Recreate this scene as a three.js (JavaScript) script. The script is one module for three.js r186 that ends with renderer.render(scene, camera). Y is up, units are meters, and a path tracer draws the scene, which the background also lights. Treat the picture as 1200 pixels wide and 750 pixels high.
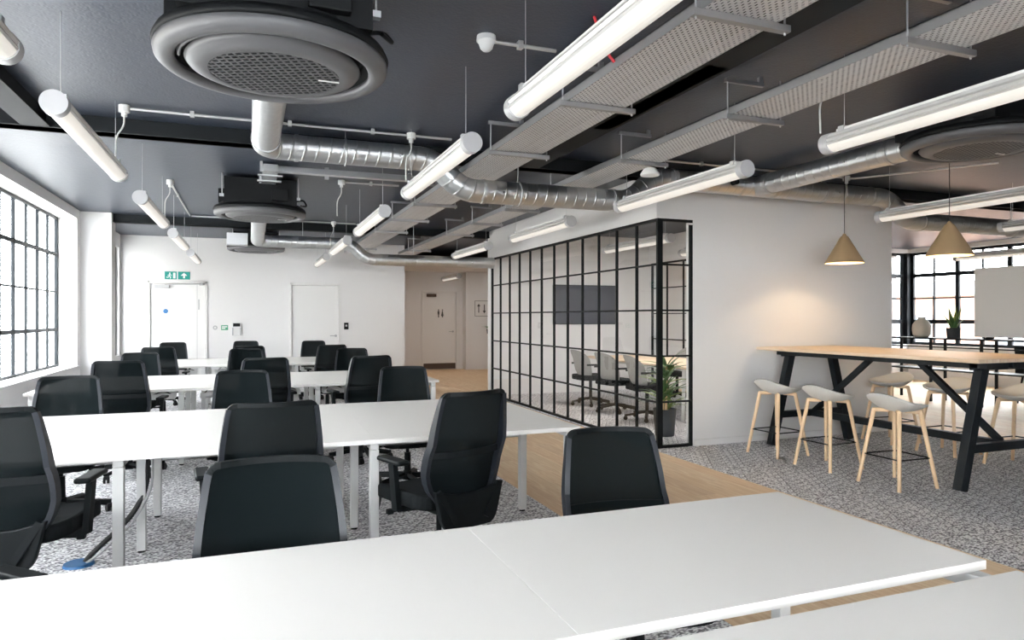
import * as THREE from 'three';
import { RoundedBoxGeometry } from 'three/addons/geometries/RoundedBoxGeometry.js';
import { mergeGeometries } from 'three/addons/utils/BufferGeometryUtils.js';
import { RectAreaLightUniformsLib } from 'three/addons/lights/RectAreaLightUniformsLib.js';
import { FontLoader } from 'three/addons/loaders/FontLoader.js';
import { TextGeometry } from 'three/addons/geometries/TextGeometry.js';

// ---------------------------------------------------------------- camera, sky, exposure
RectAreaLightUniformsLib.init();
const scene = new THREE.Scene();
const camera = new THREE.PerspectiveCamera(50.0, 1200 / 750, 0.05, 200);
camera.position.set(0, 1.4, 0);
camera.lookAt(0.3577, 1.4, -0.9338);
camera.setViewOffset(1200, 750, 0, 3, 1200, 750);
const renderer = new THREE.WebGLRenderer({ antialias: true });
renderer.toneMapping = THREE.LinearToneMapping;
renderer.toneMappingExposure = 1.06;
renderer.shadowMap.enabled = true;
scene.background = new THREE.Color().setRGB(0.93, 0.97, 1.0);
scene.backgroundIntensity = 20;
const LAMP = 0.5;         // radiance of the lit battens
const PENDANT = 1.1;       // candela of the cone pendants

// ---------------------------------------------------------------- helpers
let seed = 7;
const rnd = () => { seed = (seed * 1664525 + 1013904223) >>> 0; return seed / 4294967296; };
const rr = (a, b) => a + (b - a) * rnd();
const V = (x, y, z) => new THREE.Vector3(x, y, z);
const taken = {};
function numbered(n) { taken[n] = (taken[n] ?? -1) + 1; return taken[n] ? `${n}_${String(taken[n]).padStart(3, '0')}` : n; }
function prep(g) { const q = g.index ? g.toNonIndexed() : g; for (const k of Object.keys(q.attributes)) if (!['position', 'normal', 'uv'].includes(k)) q.deleteAttribute(k); return q; }
const merge = (list) => (Array.isArray(list) ? (list.length === 1 ? list[0] : mergeGeometries(list.map(prep))) : list);
function planarUV(g) {       // uv in metres, from position and face direction
  g = g.index ? g.toNonIndexed() : g;
  const p = g.attributes.position, n = g.attributes.normal, uv = new Float32Array(p.count * 2);
  for (let i = 0; i < p.count; i++) {
    const ax = Math.abs(n.getX(i)), ay = Math.abs(n.getY(i)), az = Math.abs(n.getZ(i));
    let u, v;
    if (ay >= ax && ay >= az) { u = p.getX(i); v = p.getZ(i); } else if (ax >= az) { u = p.getY(i); v = p.getZ(i); } else { u = p.getX(i); v = p.getY(i); }
    uv[2 * i] = u; uv[2 * i + 1] = v;
  }
  g.setAttribute('uv', new THREE.BufferAttribute(uv, 2));
  return g;
}
const box = (x0, x1, y0, y1, z0, z1) => new THREE.BoxGeometry(Math.abs(x1 - x0), Math.abs(y1 - y0), Math.abs(z1 - z0)).translate((x0 + x1) / 2, (y0 + y1) / 2, (z0 + z1) / 2);
const rbox = (x0, x1, y0, y1, z0, z1, r = 0.006, s = 2) => new RoundedBoxGeometry(Math.abs(x1 - x0), Math.abs(y1 - y0), Math.abs(z1 - z0), s, r).translate((x0 + x1) / 2, (y0 + y1) / 2, (z0 + z1) / 2);
function between(g, a, b) {  // geometry along +y of unit length 1 centred -> from a to b
  const d = b.clone().sub(a), q = new THREE.Quaternion().setFromUnitVectors(V(0, 1, 0), d.clone().normalize());
  return g.applyQuaternion(q).translate((a.x + b.x) / 2, (a.y + b.y) / 2, (a.z + b.z) / 2);
}
const rod = (a, b, r0, r1 = r0, seg = 10) => between(new THREE.CylinderGeometry(r1, r0, a.distanceTo(b), seg), a, b);
function bar(a, b, w, d, spin = 0) { return between(new THREE.BoxGeometry(w, a.distanceTo(b), d).rotateY(spin), a, b); }
function pipe(pts, r, bend = 0.2, seg = 16) {   // swept tube with rounded corners
  const path = new THREE.CurvePath();
  let prev = pts[0];
  for (let i = 1; i < pts.length - 1; i++) {
    const p = pts[i], a = p.clone().add(pts[i - 1].clone().sub(p).setLength(Math.min(bend, p.distanceTo(pts[i - 1]) * 0.45)));
    const b = p.clone().add(pts[i + 1].clone().sub(p).setLength(Math.min(bend, p.distanceTo(pts[i + 1]) * 0.45)));
    path.add(new THREE.LineCurve3(prev, a)); path.add(new THREE.QuadraticBezierCurve3(a, p, b)); prev = b;
  }
  path.add(new THREE.LineCurve3(prev, pts[pts.length - 1]));
  const P = [];
  for (const c of path.curves) { const n = c.isLineCurve3 ? 1 : 8; for (let k = 0; k < n; k++) P.push(c.getPoint(k / n)); }
  P.push(pts[pts.length - 1]);
  // frames by projecting, then rings
  const pos = [], nor = [], uv = [], idx = [];
  let nrm = null, len = 0;
  P.forEach((p, i) => {
    const t = (i === 0 ? P[1].clone().sub(p) : i === P.length - 1 ? p.clone().sub(P[i - 1]) : P[i + 1].clone().sub(p).normalize().add(p.clone().sub(P[i - 1]).normalize())).normalize();
    if (!nrm) { nrm = Math.abs(t.y) > 0.9 ? V(1, 0, 0) : V(0, 1, 0); }
    nrm = nrm.clone().sub(t.clone().multiplyScalar(nrm.dot(t))).normalize();
    const bn = t.clone().cross(nrm);
    if (i) len += p.distanceTo(P[i - 1]);
    for (let k = 0; k <= seg; k++) {
      const a = k / seg * Math.PI * 2, v = nrm.clone().multiplyScalar(Math.cos(a)).add(bn.clone().multiplyScalar(Math.sin(a)));
      pos.push(p.x + v.x * r, p.y + v.y * r, p.z + v.z * r); nor.push(v.x, v.y, v.z); uv.push(k / seg * 2 * Math.PI * r, len);
      if (i && k < seg) { const q = (i - 1) * (seg + 1) + k; idx.push(q, q + 1, q + seg + 1, q + 1, q + seg + 2, q + seg + 1); }
    }
  });
  const g = new THREE.BufferGeometry();
  g.setAttribute('position', new THREE.Float32BufferAttribute(pos, 3)); g.setAttribute('normal', new THREE.Float32BufferAttribute(nor, 3)); g.setAttribute('uv', new THREE.Float32BufferAttribute(uv, 2));
  g.setIndex(idx); return g;
}
function shadow(m) { m.castShadow = m.receiveShadow = true; return m; }
function obj(name, geos, m, parent) {        // one named mesh; top-level names get numbers
  const o = shadow(new THREE.Mesh(merge(geos), m));
  o.name = parent ? name : numbered(name); (parent ?? scene).add(o); return o;
}
function tag(o, label, category, group) { o.userData.label = label; o.userData.category = category; if (group) o.userData.group = group; return o; }
function thing(name, label, category, [x, y, z] = [0, 0, 0], turn = 0, group) {
  const o = new THREE.Group(); o.name = numbered(name); scene.add(o); o.position.set(x, y, z); o.rotation.y = turn; return tag(o, label, category, group);
}
function dup(root, [x, y, z], turn, label, group) {
  const r = root.clone(); r.name = numbered(root.name.replace(/_\d{3}$/, '')); scene.add(r); r.position.set(x, y, z); r.rotation.y = turn;
  r.userData = { ...root.userData }; if (label) r.userData.label = label; if (group) r.userData.group = group; return r;
}
function struct(name, geos, m, parent, uvs = true) { const g = merge(geos); const o = obj(name, uvs ? planarUV(g) : g, m, parent); if (!parent) o.userData.kind = 'structure'; return o; }

// ---------------------------------------------------------------- textures
function tex(w, h, fn, srgb = true) {
  const d = new Uint8Array(w * h * 4);
  for (let y = 0; y < h; y++) for (let x = 0; x < w; x++) { const c = fn(x, y), i = 4 * (y * w + x); d[i] = c[0]; d[i + 1] = c[1]; d[i + 2] = c[2]; d[i + 3] = 255; }
  const t = new THREE.DataTexture(d, w, h); t.wrapS = t.wrapT = THREE.RepeatWrapping; t.magFilter = THREE.LinearFilter; t.minFilter = THREE.LinearMipmapLinearFilter;
  if (srgb) t.colorSpace = THREE.SRGBColorSpace; t.needsUpdate = true; return t;
}
function noiseGrid(n, s) {     // tiling value noise, returns f(u,v) for u,v in [0,1)
  let st = s; const r = () => { st = (st * 1103515245 + 12345) >>> 0; return (st >>> 8) / 16777216; };
  const g = Float32Array.from({ length: n * n }, r), sm = (t) => t * t * (3 - 2 * t);
  return (u, v) => { const x = u * n, y = v * n, i = Math.floor(x), j = Math.floor(y), a = sm(x - i), b = sm(y - j), q = (p, k) => g[((k % n + n) % n) * n + ((p % n + n) % n)];
    return (q(i, j) * (1 - a) + q(i + 1, j) * a) * (1 - b) + (q(i, j + 1) * (1 - a) + q(i + 1, j + 1) * a) * b; };
}
const c255 = (v) => Math.max(0, Math.min(255, Math.round(v)));
// loop-pile carpet: pale grey loops with dark flecks, 1 m tile
const nA = noiseGrid(150, 3), nB = noiseGrid(60, 5), nC = noiseGrid(9, 9), nD = noiseGrid(256, 17);
const carpetV = (u, v) => { const f = nA(u * 0.6, v), g = nB(u, v), h = nC(u, v), k = nD(u, v); let t = 0.62 * f + 0.22 * g + 0.16 * k; t = (t - 0.5) * 3.4 + 0.64 + (h - 0.5) * 0.16; return Math.max(0.05, Math.min(1, t)); };
const carpetTex = tex(1024, 1024, (x, y) => { const t = carpetV(x / 1024, y / 1024); const b = 118 + 140 * t; return [c255(b), c255(b * 0.985 + 1), c255(b * 0.985 + 5)]; });
const carpetBump = tex(512, 512, (x, y) => { const t = 255 * (0.5 * carpetV(x / 512, y / 512) + 0.5 * nD(x / 512, y / 512)); return [t, t, t]; }, false);
carpetTex.repeat.set(0.95, 0.95); carpetBump.repeat.set(0.95, 0.95);
// oak grain: streaks along v
const gA = noiseGrid(64, 21), gB = noiseGrid(16, 23), gC = noiseGrid(128, 29);
const oakV = (u, v) => 0.5 * gA(u, v * 0.06 + 0.15 * gB(u * 0.5, v * 0.2)) + 0.3 * gC(u, v * 0.12) + 0.2 * gB(u, v * 0.3);
const oakTex = tex(512, 512, (x, y) => { const t = oakV(x / 512, y / 512); return [c255(222 + 34 * t), c255(188 + 48 * t), c255(150 + 60 * t)]; });
const plaster = (() => { const a = noiseGrid(96, 31), b = noiseGrid(24, 33); return tex(512, 512, (x, y) => { const t = 255 * (0.6 * a(x / 512, y / 512) + 0.4 * b(x / 512, y / 512)); return [t, t, t]; }, false); })();
const galvR = (() => { const a = noiseGrid(40, 41), b = noiseGrid(12, 43); return tex(256, 256, (x, y) => { const t = 255 * (0.55 + 0.3 * a(x / 256, y / 256) + 0.15 * b(x / 256, y / 256)); return [t, t, t]; }, false); })();
// spiral seam: v is length along the duct (0.1 m pitch)
const ductBump = tex(64, 64, (x, y) => { const p = ((y / 64 + x / 64) % 1), t = p < 0.10 ? 255 : p < 0.16 ? 150 : 90; return [t, t, t]; }, false);
ductBump.repeat.set(1 / (Math.PI * 0.2), 10);
const trayAlpha = tex(128, 128, (x, y) => { const u = x / 128 * 4, v = y / 128 * 2, i = Math.floor(u), fu = u - i - 0.5, fv = (v + (i % 2) * 0.5) % 1 - 0.5; const t = Math.abs(fu) < 0.16 && Math.abs(fv) < 0.22 ? 0 : 255; return [t, t, t]; }, false);
trayAlpha.repeat.set(14, 14);
const weave = (() => tex(64, 64, (x, y) => { const t = 128 + 60 * Math.sin(x / 64 * Math.PI * 16) * Math.sin(y / 64 * Math.PI * 16); return [t, t, t]; }, false))();
weave.repeat.set(30, 30);

// ---------------------------------------------------------------- materials
const std = (r, g, b, rough, extra = {}) => new THREE.MeshStandardMaterial({ color: new THREE.Color().setRGB(r, g, b), roughness: rough, ...extra });
const phy = (r, g, b, rough, extra = {}) => new THREE.MeshPhysicalMaterial({ color: new THREE.Color().setRGB(r, g, b), roughness: rough, ...extra });
const M = {
  wall: std(0.80, 0.79, 0.785, 0.9, { bumpMap: plaster, bumpScale: 0.0006 }),
  door: std(0.80, 0.79, 0.775, 0.55),
  ceiling: phy(0.035, 0.043, 0.062, 0.40, { specularIntensity: 1.0, bumpMap: plaster, bumpScale: 0.0012 }),
  beam: phy(0.010, 0.012, 0.014, 0.6, { specularIntensity: 0.4 }),
  carpet: std(1, 1, 1, 1, { map: carpetTex, bumpMap: carpetBump, bumpScale: 0.006 }),
  slab: std(0.35, 0.34, 0.33, 0.9),
  planks: [[1.0, 0.96, 0.90], [1.0, 1.0, 0.96], [0.94, 0.90, 0.84], [1.0, 0.98, 0.92]].map(([r, g, b]) => std(r, g, b, 0.6, { map: oakTex })),
  oak: std(0.90, 0.93, 0.98, 0.5, { map: oakTex }),
  oakPale: std(1.0, 0.94, 0.85, 0.55, { map: oakTex }),
  steel: phy(0.007, 0.009, 0.010, 0.5, { specularIntensity: 0.4 }),
  steelBlue: phy(0.010, 0.014, 0.018, 0.45, { specularIntensity: 0.45 }),
  desk: std(0.82, 0.80, 0.77, 0.42),
  white: std(0.78, 0.78, 0.77, 0.45),
  plasticW: std(0.72, 0.72, 0.71, 0.4),
  lampSide: std(0.62, 0.61, 0.59, 0.3, { metalness: 0.35 }),
  plasticG: std(0.45, 0.45, 0.46, 0.4),
  galv: std(0.62, 0.63, 0.64, 0.62, { metalness: 1, roughnessMap: galvR }),
  duct: std(0.68, 0.69, 0.70, 0.46, { metalness: 1, roughnessMap: galvR, bumpMap: ductBump, bumpScale: 0.005 }),
  conduit: std(0.66, 0.66, 0.65, 0.42, { metalness: 0.85 }),
  tray: std(0.72, 0.715, 0.72, 0.6, { metalness: 0.5, alphaMap: trayAlpha, transparent: true, side: THREE.DoubleSide }),
  traySide: std(0.46, 0.46, 0.47, 0.5, { metalness: 1 }),
  cassette: std(0.10, 0.10, 0.105, 0.42),
  cassetteDark: phy(0.007, 0.008, 0.009, 0.6, { specularIntensity: 0.4 }),
  chairBlack: phy(0.006, 0.008, 0.009, 0.5, { specularIntensity: 0.3 }),
  chairSpar: phy(0.016, 0.019, 0.025, 0.4, { specularIntensity: 0.8 }),
  chairMesh: phy(0.005, 0.008, 0.009, 0.85, { specularIntensity: 0.15, opacity: 0.985, transparent: true, side: THREE.DoubleSide, bumpMap: weave, bumpScale: 0.0006 }),
  chairSeat: phy(0.010, 0.012, 0.013, 0.9, { specularIntensity: 0.25, bumpMap: weave, bumpScale: 0.001 }),
  caster: phy(0.01, 0.01, 0.011, 0.35, { specularIntensity: 0.5 }),
  shell: std(0.66, 0.65, 0.62, 0.6),
  shellGrey: std(0.34, 0.33, 0.31, 0.9),
  pane: phy(1, 1, 1, 0.0, { transmission: 1, thickness: 0, ior: 1.5 }),
  tv: std(0.05, 0.055, 0.075, 0.12),
  cone: std(0.40, 0.275, 0.15, 0.65),
  coneIn: std(0.75, 0.60, 0.38, 0.7),
  pot: std(0.02, 0.025, 0.03, 0.6),
  soil: std(0.04, 0.03, 0.02, 1),
  leaf: phy(0.07, 0.16, 0.05, 0.5, { side: THREE.DoubleSide }),
  leafPale: phy(0.20, 0.28, 0.06, 0.5, { side: THREE.DoubleSide }),
  vase: std(0.62, 0.56, 0.48, 0.7),
  cable: std(0.012, 0.012, 0.013, 0.5),
  cableWhite: std(0.6, 0.6, 0.58, 0.5),
  red: std(0.45, 0.02, 0.03, 0.5),
  blueLid: std(0.03, 0.14, 0.33, 0.4),
  teal: std(0.02, 0.30, 0.27, 0.4),
  bolt: std(0.4, 0.4, 0.4, 0.4, { metalness: 1 }),
  stone: std(0.62, 0.56, 0.48, 0.9), stoneDark: std(0.10, 0.12, 0.14, 0.3),
  brick: std(0.52, 0.31, 0.22, 0.9), paving: std(0.66, 0.65, 0.62, 0.9), asphalt: std(0.28, 0.28, 0.29, 0.95), roofing: std(0.45, 0.46, 0.47, 0.8),
  kick: std(0.10, 0.07, 0.055, 0.85), ink: std(0.06, 0.06, 0.06, 0.8),
  tube: std(0.42, 0.41, 0.38, 0.35, { emissive: new THREE.Color(1, 0.94, 0.86), emissiveIntensity: LAMP }),
  bulb: std(0.9, 0.8, 0.6, 0.4, { emissive: new THREE.Color(1, 0.72, 0.38), emissiveIntensity: 6 }),
  clear: phy(0.95, 0.95, 0.95, 0.12, { transmission: 0.75, thickness: 0 }),
};

// ================================================================ STRUCTURE
const CEIL = 2.95, XL = -2.3, XR = 14, ZB = 3.2, ZF = -14.6, PX = 4.05, PZ = -6.27, PZ2 = -11.65, WX = 7.45, LZ = -11.35;
// floors
struct('floor', box(XL - 0.5, XR + 0.4, -0.3, -0.012, -18.4, ZB + 0.3), M.slab);
struct('carpet', box(XL, 2.05, -0.012, 0, ZF, ZB), M.carpet);
struct('carpet', box(3.99, WX + 0.6, -0.012, 0, PZ, ZB), M.carpet);
struct('carpet', box(PX, WX, -0.012, 0, PZ2, PZ), M.carpet);
{ // lounge floor strip
  const f = new THREE.Group(); f.name = 'floor_lounge'; f.userData.kind = 'structure'; scene.add(f);
  const n = 22, w = (XR - WX - 0.6) / n;
  for (let i = 0; i < n; i++) obj('plank', planarUV(box(WX + 0.6 + i * w + 0.001, WX + 0.6 + (i + 1) * w - 0.001, -0.012, 0, LZ, ZB)), M.planks[(i * 7) % 4], f);
  obj('plank', planarUV(box(WX, WX + 0.6, -0.012, 0, LZ, PZ)), M.planks[1], f);
}
{ // oak walkway planks
  const f = new THREE.Group(); f.name = 'floor_walkway'; f.userData.kind = 'structure'; scene.add(f);
  const n = 11, w = (3.99 - 2.05) / n, L = 1.42;
  const shared = [0, 1, 2].map((k) => { const g = planarUV(box(0.0008, w - 0.0008, -0.012, 0, 0, L - 0.0016)); const u = g.attributes.uv; for (let i = 0; i < u.count; i++) u.setXY(i, u.getX(i) + k * 0.37, u.getY(i) * 0.5 + k * 0.21); return g; });
  for (let i = 0; i < n; i++) for (let z = ZB - L + (i * 0.53 % L) - 0.05; z > -17.9 - L * 0.2; z -= L) {
    if (z + L > ZB) continue;
    const p = obj('plank', shared[Math.floor(rnd() * 3)], M.planks[Math.floor(rnd() * 4)], f); p.position.set(2.05 + i * w, 0, z);
  }
  struct('floor_hall', box(3.99, 7.2, -0.012, 0, -18.2, PZ2 - 0.1), M.planks[1]);
}
// ceiling and beams
struct('ceiling', box(XL - 0.5, XR + 0.4, CEIL, CEIL + 0.25, -18.4, ZB + 0.3), M.ceiling);
const BB = 2.83;
const iBeamX = (z, x0, x1) => struct('ceiling_beam', [box(x0, x1, BB, BB + 0.018, z - 0.085, z + 0.085), box(x0, x1, BB, CEIL, z - 0.07, z + 0.07)], M.beam);
const iBeamZ = (x, z0, z1) => struct('ceiling_beam', [box(x - 0.095, x + 0.095, BB + 0.001, BB + 0.018, z0, z1), box(x - 0.07, x + 0.07, BB + 0.001, CEIL, z0, z1)], M.beam);
iBeamX(-6.14, XL, WX); iBeamX(-11.78, -1.9, PX); iBeamX(-0.5, XL, XR);
iBeamZ(-1.49, -6.05, -0.42); iBeamZ(2.50, -6.05, -0.42); iBeamZ(9.9, -6.05, -0.42); iBeamX(-6.14, WX, XR);

// left wall: piers, spandrels and window reveals
const WY0 = 0.70, WY1 = 2.82, T = 0.30;
const leftWins = [[2.9, 0.9], [-0.8, -5.6], [-6.6, -11.4]];
struct('wall_left', [
  box(XL - T, XL, 0, WY0, -11.6, ZB), box(XL - T, XL, WY1, CEIL, -11.6, ZB),
  box(XL - T, XL, WY0, WY1, 2.9, ZB), box(XL - T, XL, WY0, WY1, -0.8, 0.9), box(XL - T, XL, WY0, WY1, -6.6, -5.6), box(XL - T, XL, WY0, WY1, -11.6, -11.4),
  box(XL - T, -1.9, 0, CEIL, -11.92, -11.6),
  box(XL - T, -2.25, 0, 0.7, ZF - 0.2, -11.92), box(XL - T, -2.25, 2.7, CEIL, ZF - 0.2, -11.92), box(XL - T, -2.25, 0.7, 2.7, -12.5, -11.92), box(XL - T, -2.25, 0.7, 2.7, ZF - 0.2, -14.48),
], M.wall);
const backWins = [[-1.8, 1.9]];
let winN = 0;
function gridWindow(o, w, h, cols, rows, thickCols = [], thickRows = [], fr = 0.05, th = 0.028, tk = 0.06, dp = 0.06) {
  // window in own axes: x along, y up, origin at the lower left corner; frame, bars and panes as pieces
  const cw = w / cols, rh = h / rows;
  obj('window_frame', [box(0, w, 0, fr, -dp / 2, dp / 2), box(0, w, h - fr, h, -dp / 2, dp / 2), box(0, fr, fr, h - fr, -dp / 2, dp / 2), box(w - fr, w, fr, h - fr, -dp / 2, dp / 2)], M.steelBlue, o);
  for (let i = 1; i < cols; i++) { const t = thickCols.includes(i) ? tk : th; obj('glazing_bar', box(i * cw - t / 2, i * cw + t / 2, fr, h - fr, -dp * 0.45, dp * 0.45), M.steelBlue, o); }
  for (let j = 1; j < rows; j++) { const t = thickRows.includes(j) ? tk : th; obj('glazing_bar', box(fr, w - fr, j * rh - t / 2, j * rh + t / 2, -dp * 0.42, dp * 0.42), M.steelBlue, o); }
  const g = new THREE.PlaneGeometry(cw, rh);
  for (let i = 0; i < cols; i++) for (let j = 0; j < rows; j++) { const p = obj('pane', g, M.pane, o); p.position.set((i + 0.5) * cw, (j + 0.5) * rh, 0); }
  return o;
}
function windowAt(x, y, z, turn, ...a) { const o = new THREE.Group(); o.name = `window_${++winN}`; o.userData.kind = 'structure'; scene.add(o); o.position.set(x, y, z); o.rotation.y = turn; gridWindow(o, ...a); return o; }
for (const [z0, z1] of leftWins) {
  windowAt(-2.55, WY0, z0, Math.PI / 2, z0 - z1, WY1 - WY0, z0 > 0 ? 4 : 10, 4, z0 > 0 ? [2] : [2, 4, 6, 8], [1, 3], 0.04, 0.022, 0.05, 0.035);
  struct('window_sill', rbox(XL - 0.2, XL + 0.03, WY0 - 0.01, WY0 + 0.015, z1 + 0.005, z0 - 0.005), M.wall);
}
for (const [a, b] of backWins) windowAt(a, WY0, ZB + 0.12, 0, b - a, WY1 - WY0, 7, 4, [2, 5], [1, 3]);
windowAt(-2.33, 0.7, -12.5, Math.PI / 2, 1.98, 2.0, 4, 4, [2], [3]);
// far wall with two doors, back wall
struct('wall_far', [box(-2.6, -1.80, 0, 2.1, ZF - 0.2, ZF), box(-0.76, 0.76, 0, 2.1, ZF - 0.2, ZF), box(1.77, 3.12, 0, 2.1, ZF - 0.2, ZF), box(-2.6, 3.12, 2.1, CEIL, ZF - 0.2, ZF), box(-2.6, 3.12, 0, CEIL, ZF - 0.3, ZF - 0.2)], M.wall);
struct('wall_back', [box(XL - 0.3, XR + 0.3, 0, WY0, ZB, ZB + 0.2), box(XL - 0.3, XR + 0.3, WY1, CEIL, ZB, ZB + 0.2), ...[[XL - 0.3, -1.8], [1.9, XR + 0.3]].map(([a, b]) => box(a, b, WY0, WY1, ZB, ZB + 0.2))], M.wall);
// hallway
struct('wall_hall_left', box(2.95, 3.12, 0, CEIL, -18.0, ZF - 0.2), M.wall);
struct('wall_hall_end', [box(2.95, 4.28, 0, CEIL, -18.1, -17.9), box(5.28, 7.2, 0, CEIL, -18.1, -17.9), box(4.28, 5.28, 2.12, CEIL, -18.1, -17.9), box(5.42, 7.2, 0, CEIL, -17.9, -17.6), box(2.95, 7.2, 0, CEIL, -18.2, -18.1)], M.wall);
struct('wall_hall_right', box(7.0, 7.2, 0, CEIL, -17.6, PZ2 - 0.15), M.wall);
struct('ceiling_hall', box(3.12, 7.0, 2.62, 2.70, -17.9, -14.9), M.wall);
// meeting room: bulkhead, end wall, white front wall
const GH = 2.46;
struct('wall_partition', [box(PX, PX + 0.1, GH, CEIL, PZ2, PZ), box(PX + 0.1, 4.51, GH, CEIL, PZ - 0.1, PZ)], M.wall);
struct('wall_front', box(4.51, WX, 0, CEIL, PZ - 0.12, PZ), M.wall);
struct('wall_meeting', box(PX, XR, 0, CEIL, PZ2 - 0.15, PZ2), M.wall);
struct('baseboard_front', rbox(4.52, WX, 0, 0.07, PZ, PZ + 0.012, 0.004), M.wall);
// crittall screens
function screen(name, label, pos, turn, w, h, cols, rows) {
  const o = thing(name, label, 'glass partition', pos, turn);
  const cw = w / cols, rh = h / rows, d = 0.035, f = 0.030, t = 0.018;
  obj('frame', [box(0, w, 0, f, -d / 2, d / 2), box(0, w, h - f, h, -d / 2, d / 2), box(0, f, f, h - f, -d / 2, d / 2), box(w - f, w, f, h - f, -d / 2, d / 2)], M.steel, o);
  for (let i = 1; i < cols; i++) obj('glazing_bar', box(i * cw - t / 2, i * cw + t / 2, f, h - f, -d * 0.45, d * 0.45), M.steel, o);
  for (let j = 1; j < rows; j++) obj('glazing_bar', box(f, w - f, j * rh - t / 2, j * rh + t / 2, -d * 0.42, d * 0.42), M.steel, o);
  const g = new THREE.PlaneGeometry(cw, rh);
  for (let i = 0; i < cols; i++) for (let j = 0; j < rows; j++) { const p = obj('pane', g, M.pane, o); p.position.set((i + 0.5) * cw, (j + 0.5) * rh, 0); }
  return o;
}
screen('glass_partition', 'long black steel grid glass screen of meeting room along oak walkway', [PX + 0.03, 0, PZ], Math.PI / 2, PZ - PZ2, GH, 12, 5);
const ret = screen('glass_partition', 'single column black framed glass panel joining white wall at room corner', [PX + 0.049, 0, PZ - 0.02], 0, 4.51 - PX - 0.049, GH, 1, 5);
obj('sign', rbox(0.33, 0.42, 2.405, 2.425, 0.023, 0.027, 0.001), M.plasticW, ret);
screen('glass_partition', 'glazed grid screen between meeting room and lounge beyond', [WX - 0.03, 0, PZ - 0.12], Math.PI / 2, PZ - 0.12 - PZ2, GH, 10, 5);
struct('wall_partition', box(WX - 0.1, WX, GH, CEIL, PZ2, PZ - 0.12), M.wall);
// lounge: windows to the right and at the end
struct('wall_right', [box(XR, XR + 0.3, 0, 0.79, LZ - 0.3, ZB), box(XR, XR + 0.3, 2.86, CEIL, LZ - 0.3, ZB), box(XR, XR + 0.3, 0.79, 2.86, -7.02, ZB)], M.wall);
windowAt(XR + 0.12, 0.79, -7.02, Math.PI / 2, 4.33, 2.07, 8, 4, [2, 4, 6], [1, 3], 0.06, 0.03, 0.085);
struct('wall_lounge', [box(WX, XR + 0.3, 0, 0.79, LZ - 0.3, LZ), box(WX, XR + 0.3, 2.86, CEIL, LZ - 0.3, LZ), box(WX, 11.8, 0.79, 2.86, LZ - 0.3, LZ)], M.wall);
struct('corner_post', box(XR - 0.02, XR + 0.14, 0.79, 2.86, LZ - 0.14, LZ - 0.005), M.steelBlue);
windowAt(11.8, 0.79, LZ - 0.12, 0, 2.18, 2.07, 4, 4, [2], [1, 3], 0.06, 0.03, 0.085);

// ---------------------------------------------------------------- doors
function door(n, x0, x1, zf, h, m, o2 = {}) {
  const o = new THREE.Group(); o.name = `door_${n}`; o.userData.kind = 'structure'; scene.add(o);
  obj('door_leaf', rbox(x0 + 0.05, x1 - 0.05, 0.01, h - 0.05, zf - 0.07, zf - 0.02, 0.003), m, o);
  obj('door_frame', [rbox(x0, x0 + 0.045, 0, h, zf - 0.12, zf + 0.018, 0.004), rbox(x1 - 0.045, x1, 0, h, zf - 0.12, zf + 0.018, 0.004), rbox(x0, x1, h - 0.045, h, zf - 0.12, zf + 0.018, 0.004)], m, o);
  return o;
}
const lever = (x, y, z, s) => [rod(V(x, y, z), V(x, y, z + 0.05), 0.009), rod(V(x, y, z + 0.05), V(x + s * 0.12, y, z + 0.05), 0.009), rod(V(x, y, z), V(x, y, z + 0.008), 0.026, 0.026, 16)];
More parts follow.
